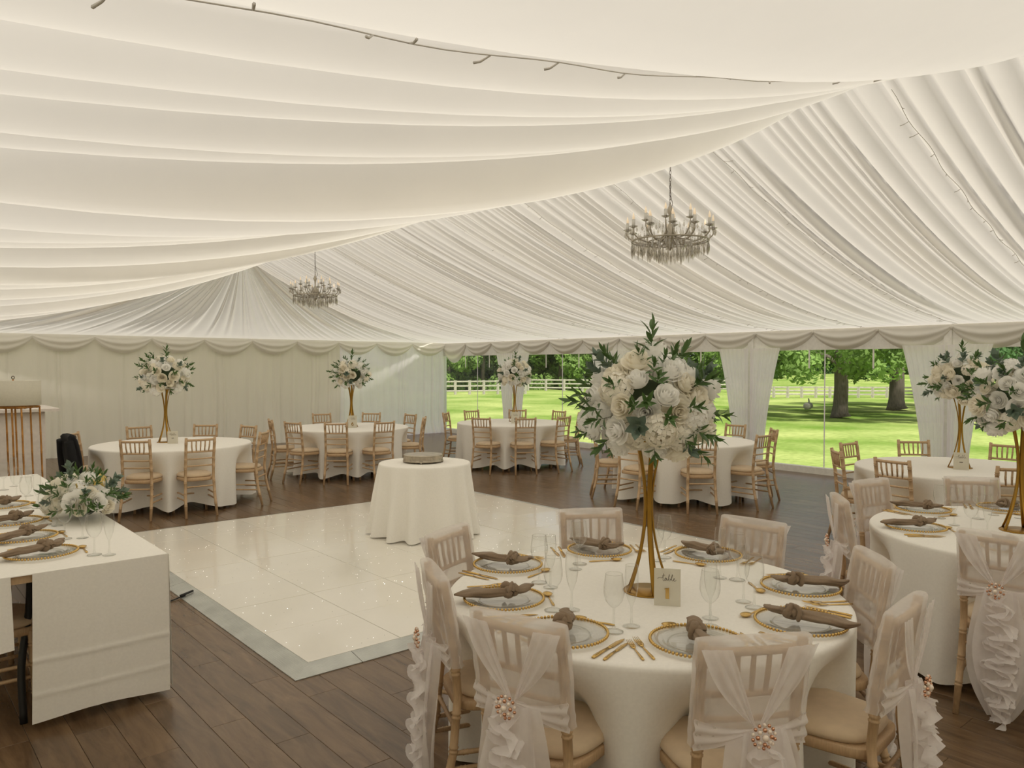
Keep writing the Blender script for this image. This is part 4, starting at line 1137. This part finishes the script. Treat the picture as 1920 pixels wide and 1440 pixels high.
def bouquet(loc, rad, label, seed, detail, nb=54, nsp=30, flat=0.86, zmin=-0.85, topsprig=True, yellow=0, squash=(1, 1, 1)):
    r = random.Random(seed)
    t = thing('flower_arrangement', label, 'flowers', loc, 0, 'white flower arrangements')
    link('foam_ball', MB().ball((0, 0, 0), rad * 0.52, 16, 10, sc=(squash[0], squash[1], flat * squash[2])).mesh('foam_ball', M_FOAM), t)
    sq = lambda d: Vector((d.x * squash[0], d.y * squash[1], d.z * flat * squash[2]))
    for i in range(nb):
        d = (fib(nb, i, zmin) + Vector((r.uniform(-.1, .1), r.uniform(-.1, .1), r.uniform(-.1, .1)))).normalized()
        p = sq(d) * rad * r.uniform(0.76, 0.98); k = r.random(); s = rad * r.uniform(0.17, 0.25)
        n = (d + Vector((r.uniform(-.25, .25), r.uniform(-.25, .25), r.uniform(-.15, .25)))).normalized()
        if k < 0.16 and not (i < yellow * 3 and i % 3 == 2): link('hydrangea_head', HYD[r.randrange(2)], t, M=align(n, r.uniform(0, 6), p * 0.95, s * 1.15))
        elif i < yellow * 3 and i % 3 == 2: link('rose', ROSE_A[4], t, M=align(n, r.uniform(0, 6), p, s * 1.05))
        else: link('rose', ROSE_A[r.choice([0, 0, 1, 1, 2, 3])], t, M=align(n, r.uniform(0, 6), p, s * (0.85 if k > 0.8 else 1.05)))
    for i in range(nsp):
        d = (fib(nsp, i, zmin * 0.8) + Vector((r.uniform(-.22, .22), r.uniform(-.22, .22), r.uniform(-.22, .22)))).normalized()
        top = topsprig and i == 0
        if top: d = Vector((0.05, 0.0, 1))
        p = sq(d) * rad * (0.80 if not top else 0.85); L_ = rad * (r.uniform(0.24, 0.38) if not top else 0.46)
        k = r.choice([0, 1, 0, 1, 2]); 
        if top: k = 0
        M = align(d, r.uniform(0, 6), p, L_)
        if detail:
            sp = link('sprig', STEM_ME, t, M=M)
            for q in SPEC[k]: link('leaf', LEAF_R if k == 2 else LEAF_ME, sp, M=q)
        else: link('sprig', SPRIG_J[k], t, M=M)
    return t
def stand(p, label, h=0.66, rot=0.0):
    t = thing('flower_stand', label, 'flower stand', p, rot, 'gold flower stands')
    link('base_plate', MB().lathe([(0.0005, 0.0), (0.104, 0.0), (0.106, 0.003), (0.103, 0.006), (0.0005, 0.006)], 36).mesh('base_plate', M_GOLDM), t)
    for k in range(5):
        a = 2 * PI * k / 5
        path = []
        for i in range(15):
            v = i / 14; q = 0.015 + 0.083 * abs(1 - v / 0.58) ** 2.0 if v < 0.58 else 0.015 + 0.045 * ((v - 0.58) / 0.42) ** 1.8
            path.append((q * math.cos(a), q * math.sin(a), 0.005 + (h - 0.005) * v))
        link('rib', MB().tube(path, [(0.0110, 0.0050)] * 15, 8, up=(math.cos(a), math.sin(a), 0)).mesh('rib', M_GOLDM), t)
    link('top_ring', MB().tube([(0.060 * math.cos(2 * PI * i / 24), 0.060 * math.sin(2 * PI * i / 24), h) for i in range(25)], 0.004, 6, False).mesh('top_ring', M_GOLDM), t)
    return t
# number cards
TXT = [(-0.40, 0.05), (-0.30, 0.10), (-0.21, 0.09), (-0.16, 0.22), (-0.15, 0.30), (-0.17, 0.12), (-0.17, -0.03), (-0.13, -0.05), (-0.09, 0.03), (-0.04, 0.08), (-0.08, 0.09), (-0.10, 0.01), (-0.06, -0.04), (-0.03, 0.07), (-0.01, -0.03), (0.03, 0.02),
       (0.08, 0.20), (0.07, 0.27), (0.05, 0.10), (0.06, -0.03), (0.11, -0.03), (0.12, 0.06), (0.09, 0.05), (0.15, 0.03), (0.20, 0.20), (0.19, 0.27), (0.17, 0.08), (0.19, -0.04), (0.24, 0.0), (0.29, 0.07), (0.26, 0.08), (0.25, 0.0), (0.29, -0.05), (0.36, 0.01)]
def card(p, num, label, face=None, w=0.104, h=0.150):
    d = Vector((-p[0], -p[1], 0)).normalized() if face is None else Vector(face)
    rz = math.atan2(d.y, d.x) + PI / 2            # local -Y faces the viewer
    t = thing('table_card', label, 'table card', p, rz, 'acrylic table number cards')
    link('acrylic_sheet', MB().box(-w / 2, w / 2, -0.0015, 0.0015, 0.0, h).mesh('acrylic_sheet', M_FROST, False), t)
    link('script_word', MB().tube([Vector((x * w * 0.95, -0.0022, h * 0.70 + y * w * 0.8)) for x, y, _ in catmull([(a, b, 0) for a, b in TXT], 4)], 0.0007, 5).mesh('script_word', M_BRONZE), t)
    link('cross_stroke', MB().tube([(-w * 0.20, -0.0022, h * 0.81), (-w * 0.09, -0.0022, h * 0.83)], 0.0006, 5).mesh('cross_stroke', M_BRONZE), t)
    if num == '1':
        link('numeral', MB().box(-0.007, 0.0075, -0.0045, -0.0015, h * 0.20, h * 0.48).add([(-0.007, -0.0045, h * 0.48), (0.0075, -0.0045, h * 0.48), (0.0075, -0.0045, h * 0.50), (-0.012, -0.0045, h * 0.46), (-0.012, -0.0045, h * 0.445), (-0.007, -0.0045, h * 0.455)], [(0, 1, 2, 3), (5, 0, 3, 4)]).mesh('numeral', M_GOLD, False), t)
    elif num in '56':
        cu = bpy.data.curves.new('numeral', 'FONT'); cu.body = num; cu.size = 0.085; cu.extrude = 0.0008; cu.align_x = 'CENTER'
        cu.materials.append(M_GOLDM if num == '6' else M_BRONZE)
        tmp = bpy.data.objects.new('numeral_outline', cu); COL.objects.link(tmp)
        me = bpy.data.meshes.new_from_object(tmp.evaluated_get(bpy.context.evaluated_depsgraph_get())); bpy.data.objects.remove(tmp)
        link('numeral', me, t, (0, -0.0028, h * 0.17), (PI / 2, 0, 0))
    else:
        link('numeral', MB().box(-0.014, 0.014, -0.0045, -0.0015, h * 0.42, h * 0.46).mesh('numeral', M_BRONZE, False), t)
    return t
CP = {'T1': (1215, 1108), 'T7': (311, 829), 'T6': (659, 800), 'T5': (965, 790), 'T8': (1800, 877), 'T2': (1912, 995)}
for i, (k, px) in enumerate(CP.items()):
    p = on_z(*px, TT); phr = TABLES[k][4]
    H_ = 0.645 if k in ('T1', 'T2') else 0.66
    stand(p, 'gold flared-rib flower stand on the %s' % phr, H_, i * 0.7 + 0.35)
    R_ = {'T1': 0.285, 'T2': 0.27, 'T7': 0.29, 'T6': 0.285, 'T5': 0.285, 'T8': 0.275}[k]
    bouquet(p + Vector((0, 0, H_ + R_ * (0.46 if k in ('T1', 'T2') else 0.60))), R_, 'tall ball of white roses and dark leaves above the %s' % phr, 5 + i, k in ('T1', 'T2'), nb=58 if k in ('T1', 'T2') else 48, nsp=58 if k in ('T1', 'T2') else 38)
card(on_z(1251, 1136, TT), '1', 'frosted acrylic card reading table 1 before the gold stand')
card(on_z(324, 832, TT), '-', 'pale acrylic number card on the leftmost round table', w=0.12, h=0.155)
card(on_z(661, 802, TT), '6', 'pale acrylic card with numeral 6 on table six', h=0.19, w=0.135)
card(on_z(966, 794, TT), '5', 'pale acrylic card with numeral 5 on table five', h=0.19, w=0.135)
card(on_z(1802, 881, TT), '-', 'pale acrylic number card on the round table by the right windows', h=0.16, w=0.125)
# low arrangement on the long left table
hp = on_z(165, 968, TT); hp.z = TT + 0.105
bouquet((1.06, 5.46, TT + 0.098), 0.27, 'low mound of white and yellow blooms with eucalyptus on the long table', 77, True, nb=32, nsp=50, flat=0.60, zmin=-0.05, topsprig=False, yellow=4, squash=(0.66, 1.3, 0.98))

# ------------------------------------------------------------------ chandeliers
DROP = MB().lathe([(0.0004, 0.0), (0.002, -0.004), (0.0035, -0.012), (0.0006, -0.016), (0.004, -0.026), (0.0085, -0.045), (0.0075, -0.055), (0.0004, -0.072)], 6).mesh('crystal_drop', M_CRYS, False)
LINK = MB().tube([(0.0075 * math.cos(2 * PI * i / 12), 0, 0.018 * math.sin(2 * PI * i / 12)) for i in range(13)], 0.0022, 5, False).mesh('chain_link', M_BRONZE)
def arm_me(R_, z0, z1):
    path = catmull([(0.03, 0, z0), (R_ * 0.35, 0, z0 - 0.075), (R_ * 0.75, 0, z0 - 0.065), (R_ * 0.98, 0, z1 - 0.05), (R_, 0, z1)], 5)
    return MB().tube(path, [0.0075 - 0.003 * i / len(path) for i in range(len(path))], 7).mesh('arm', M_CHFRAME)
BOB = MB().lathe([(0.0005, 0.0), (0.014, 0.002), (0.036, 0.014), (0.038, 0.017), (0.033, 0.014), (0.012, 0.006), (0.0005, 0.006)], 16).mesh('drip_cup', M_CRYS)
CAND = MB().lathe([(0.0005, 0.004), (0.014, 0.004), (0.014, 0.074), (0.0005, 0.075)], 10).mesh('candle_sleeve', M_CANDLE)
BULB = MB().lathe([(0.006, 0.070), (0.0105, 0.084), (0.011, 0.094), (0.006, 0.115), (0.001, 0.132)], 10).mesh('bulb', M_BULB)
def chandelier(y, label):
    zt = ZR - 0.02; t = thing('chandelier', label, 'chandelier', (XR, y, zt), 0.2, 'crystal chandeliers')
    n = 21
    for k in range(n): link('chain_link', LINK, t, (0, 0, -0.02 - k * 0.031), (0, 0, (k % 2) * PI / 2))
    zc = -0.90
    link('cable', MB().tube(catmull([(0.004, 0.004, -0.45), (0.03, 0.01, -0.55), (0.045, 0.0, -0.62), (0.02, 0.0, -0.66), (0.0, 0.0, -0.70)], 5), 0.0025, 5).mesh('cable', M_BRONZE), t)
    link('stem', MB().lathe([(0.004, 0.27), (0.012, 0.25), (0.030, 0.21), (0.012, 0.17), (0.010, 0.10), (0.036, 0.05), (0.048, 0.0), (0.030, -0.05), (0.05, -0.08), (0.016, -0.12), (0.0005, -0.14)], 14, c=(0, 0, zc)).mesh('stem', M_CHFRAME), t)
    link('hoop', MB().tube([(0.33 * math.cos(2 * PI * i / 40), 0.33 * math.sin(2 * PI * i / 40), zc - 0.055) for i in range(41)], 0.007, 6, False).mesh('hoop', M_CHFRAME), t)
    link('hoop', MB().tube([(0.19 * math.cos(2 * PI * i / 40), 0.19 * math.sin(2 * PI * i / 40), zc - 0.06) for i in range(41)], 0.006, 6, False).mesh('hoop', M_CHFRAME), t)
    for m, (na, R_, z0, z1) in enumerate(((12, 0.365, zc, zc + 0.035), (6, 0.22, zc + 0.05, zc + 0.11))):
        am = arm_me(R_, z0, z1)
        for k in range(na):
            a = link('arm', am, t, (0, 0, 0), (0, 0, 2 * PI * k / na + m * 0.3))
            for nm, me in (('drip_cup', BOB), ('candle_sleeve', CAND), ('bulb', BULB)): link(nm, me, a, (R_, 0, z1))
    rr_ = random.Random(y)
    for R_, nd, z, sc in ((0.385, 36, zc + 0.045, 0.8), (0.33, 52, zc - 0.06, 1.25), (0.33, 30, zc - 0.05, 1.9), (0.25, 36, zc - 0.06, 1.6), (0.19, 34, zc - 0.07, 2.1), (0.10, 16, zc - 0.09, 2.2), (0.20, 18, zc + 0.10, 0.9), (0.27, 28, zc + 0.02, 1.0)):
        for k in range(nd):
            a = 2 * PI * k / nd + rr_.uniform(-0.05, 0.05); s = sc * rr_.uniform(0.85, 1.15)
            link('crystal_drop', DROP, t, (R_ * math.cos(a), R_ * math.sin(a), z), (0, 0, a), sc=(1.15, 1.15, s))
chandelier(4.24, 'crystal chandelier with candle bulbs, the nearer and larger one')
chandelier(11.08, 'crystal chandelier with candle bulbs, the farther and smaller one')

# ------------------------------------------------------------------ strings of fairy lights clipped along the lining
def near(SM, s):
    i = min(range(len(SM)), key=lambda i: abs(SM[i][0] - s)); return SM[i]
def fairy(side, s, sagf, label, SM, t0=0.03, t1=0.98, hook=0.045):
    r = random.Random(s); s, h = near(SM, s)
    def pt(t, k=0.0):
        x, y, z = slope_pt(side, s, t, h, sagf); return Vector((x, y + 0.012 * math.sin(t * 60 + s), z - 0.010 - k))
    base = pt(t0); o = thing('fairy_light_string', label, 'fairy lights', base, 0, 'fairy light strings on the ceiling')
    wire = MB().tube([pt(t0 + (t1 - t0) * i / 70) - base for i in range(71)], 0.0022 if side > 0 else 0.0016, 5)
    link('wire', wire.mesh('wire', M_WIRE), o)
    hk = MB(); n = 26
    for i in range(n):
        t = t0 + (t1 - t0) * (i + r.uniform(0.1, 0.9)) / n; p = pt(t) - base
        q = p + Vector((side * 0.02, r.uniform(-0.04, 0.04), -r.uniform(0.3, 1) * hook * 0.4)) + Vector((0, hook * (1 if r.random() < 0.8 else -1), 0))
        hk.tube([p, p.lerp(q, 0.6) + Vector((0, 0, -0.004)), q], [0.002, 0.0028, 0.0034], 5)
    tag(link('bulbs', hk.mesh('bulbs', M_WIRE), o), kind='stuff')
for k, s in enumerate((2.45, 4.05, 5.3, 6.6, 8.1, 9.6, 11.2, 12.6)):
    fairy(1, s, 0.27, 'thin string of fairy lights along the window-side ceiling, %s from right' % order[k], SR)
for k, s in enumerate((1.22, 3.75, 6.5, 9.6)):
    i = min(range(len(EL) - 1), key=lambda i: abs((EL[i] + EL[i + 1]) / 2 - s)); s2 = EL[i] + 0.9 * (EL[i + 1] - EL[i])
    fairy(-1, s2, lsag(near(SL, s2)[0]), 'thin string of fairy lights along a near-side ceiling fold, %s from the viewer' % order[k], SL, 0.05, 0.97)

# ------------------------------------------------------------------ far left corner: lamp, desk, jacket
lx, ly = 1.12, 8.72
lamp = thing('floor_lamp', 'drum-shaded floor lamp on gold bamboo legs behind the long table', 'lamp', (lx, ly, 0), YAW * -1)
def bam(p0, p1, r=0.0085, n=7):
    return bamboo([p0, p1], r, [(k + 0.6) / n for k in range(n)], 7)
for sx, sy in ((-1, -1), (1, -1), (-0.45, -1), (0.45, -1), (-0.45, 1), (0.45, 1), (-1, 1), (1, 1)):
    link('bamboo_leg', bam((0.165 * sx + 0.035, 0.14 * sy, 0), (0.165 * sx, 0.14 * sy, 1.30)).mesh('bamboo_leg', M_BAMBOO), lamp)
for sy in (-1, 1): link('frame_rail', bam((-0.165, 0.14 * sy, 1.305), (0.165, 0.14 * sy, 1.305), 0.011, 3).mesh('frame_rail', M_BAMBOO), lamp)
for sx in (-1, 1): link('frame_rail', bam((0.165 * sx, -0.14, 1.305), (0.165 * sx, 0.14, 1.305), 0.011, 3).mesh('frame_rail', M_BAMBOO), lamp)
link('lamp_shade', MB().lathe([(0.228, 1.325), (0.230, 1.326), (0.230, 1.558), (0.228, 1.559), (0.0005, 1.559)], 48).mesh('lamp_shade', M_SHADE), lamp)
link('lamp_stem', MB().tube([(0, 0, 1.30), (0, 0, 1.57)], 0.008, 8).mesh('lamp_stem', M_BAMBOO), lamp)
link('ring_finial', MB().tube([(0.014 * math.cos(2 * PI * i / 16), 0, 1.588 + 0.014 * math.sin(2 * PI * i / 16)) for i in range(17)], 0.0035, 6, False).mesh('ring_finial', M_BRONZE), lamp)
dk = thing('white_desk', 'white panel-fronted desk by the far wall at left', 'desk', (1.2, 12.9, 0))
link('desk_top', MB().box(-1.15, 0.96, -0.40, 0.75, 1.055, 1.10, ch=0.006).mesh('desk_top', M_DESK, False), dk)
link('front_panel', MB().box(-1.05, 0.80, -0.28, -0.24, 0.0, 1.055).mesh('front_panel', M_DESK, False), dk)
link('side_panel', MB().box(0.76, 0.80, -0.24, 0.65, 0.0, 1.055).mesh('side_panel', M_DESK, False), dk)
link('side_panel', MB().box(-1.05, -1.01, -0.24, 0.65, 0.0, 1.055).mesh('side_panel', M_DESK, False), dk)
mx_ = thing('sound_mixer', 'black sound box standing on the white desk', 'equipment', (0.62, 12.75, 1.10))
link('case', MB().box(-0.28, 0.28, -0.15, 0.2, 0.0, 0.12, ch=0.01).mesh('case', M_BLACK, False), mx_)
link('front_strip', MB().box(-0.26, 0.26, -0.153, -0.149, 0.02, 0.07).mesh('front_strip', M_HEAD, False), mx_)
# dark jacket hung over the chair at the left side of the leftmost table
a = D(-175); c7 = TABLES['T7'][0]; q = 1.14 - 0.25
jx, jy = c7[0] + q * math.cos(a), c7[1] + q * math.sin(a)
jk = thing('black_jacket', 'black jacket draped over a chair back beside the leftmost table', 'jacket', (jx, jy, 0), a + PI / 2)
P = []
for i in range(40):
    an = 2 * PI * i / 40; c, s = math.cos(an), math.sin(an); row = []
    for z in hump(0.30, 0.90, 12):
        v = (z - 0.30) / 0.60
        hw_ = 0.215 - 0.045 * v ** 3 + 0.012 * math.sin(5 * an + 7 * v); tk = 0.055 - 0.012 * v + 0.014 * math.sin(4 * an + 5 * v)
        row.append((abs(c) ** 0.45 * (1 if c > 0 else -1) * hw_, back_y(z) - 0.02 + abs(s) ** 0.7 * (1 if s > 0 else -1) * tk, z))
    row += [(row[-1][0] * 0.9, row[-1][1] * 0.5 + 0.5 * (back_y(0.9) - 0.02), 0.925), (row[-1][0] * 0.3, back_y(0.9) - 0.02, 0.935)]
    P.append(row)
link('body', MB().grid(P, True).mesh('body', M_CLOTHBLK), jk)
for s_ in (-1, 1): link('sleeve', MB().tube(catmull([(s_ * 0.15, back_y(0.88) - 0.06, 0.86), (s_ * 0.20, back_y(0.7) - 0.075, 0.68), (s_ * 0.21, back_y(0.5) - 0.08, 0.48), (s_ * 0.20, -0.29, 0.30)], 4), [(0.05 - 0.014 * i / 12, 0.035) for i in range(13)], 10).mesh('sleeve', M_CLOTHBLK), jk)
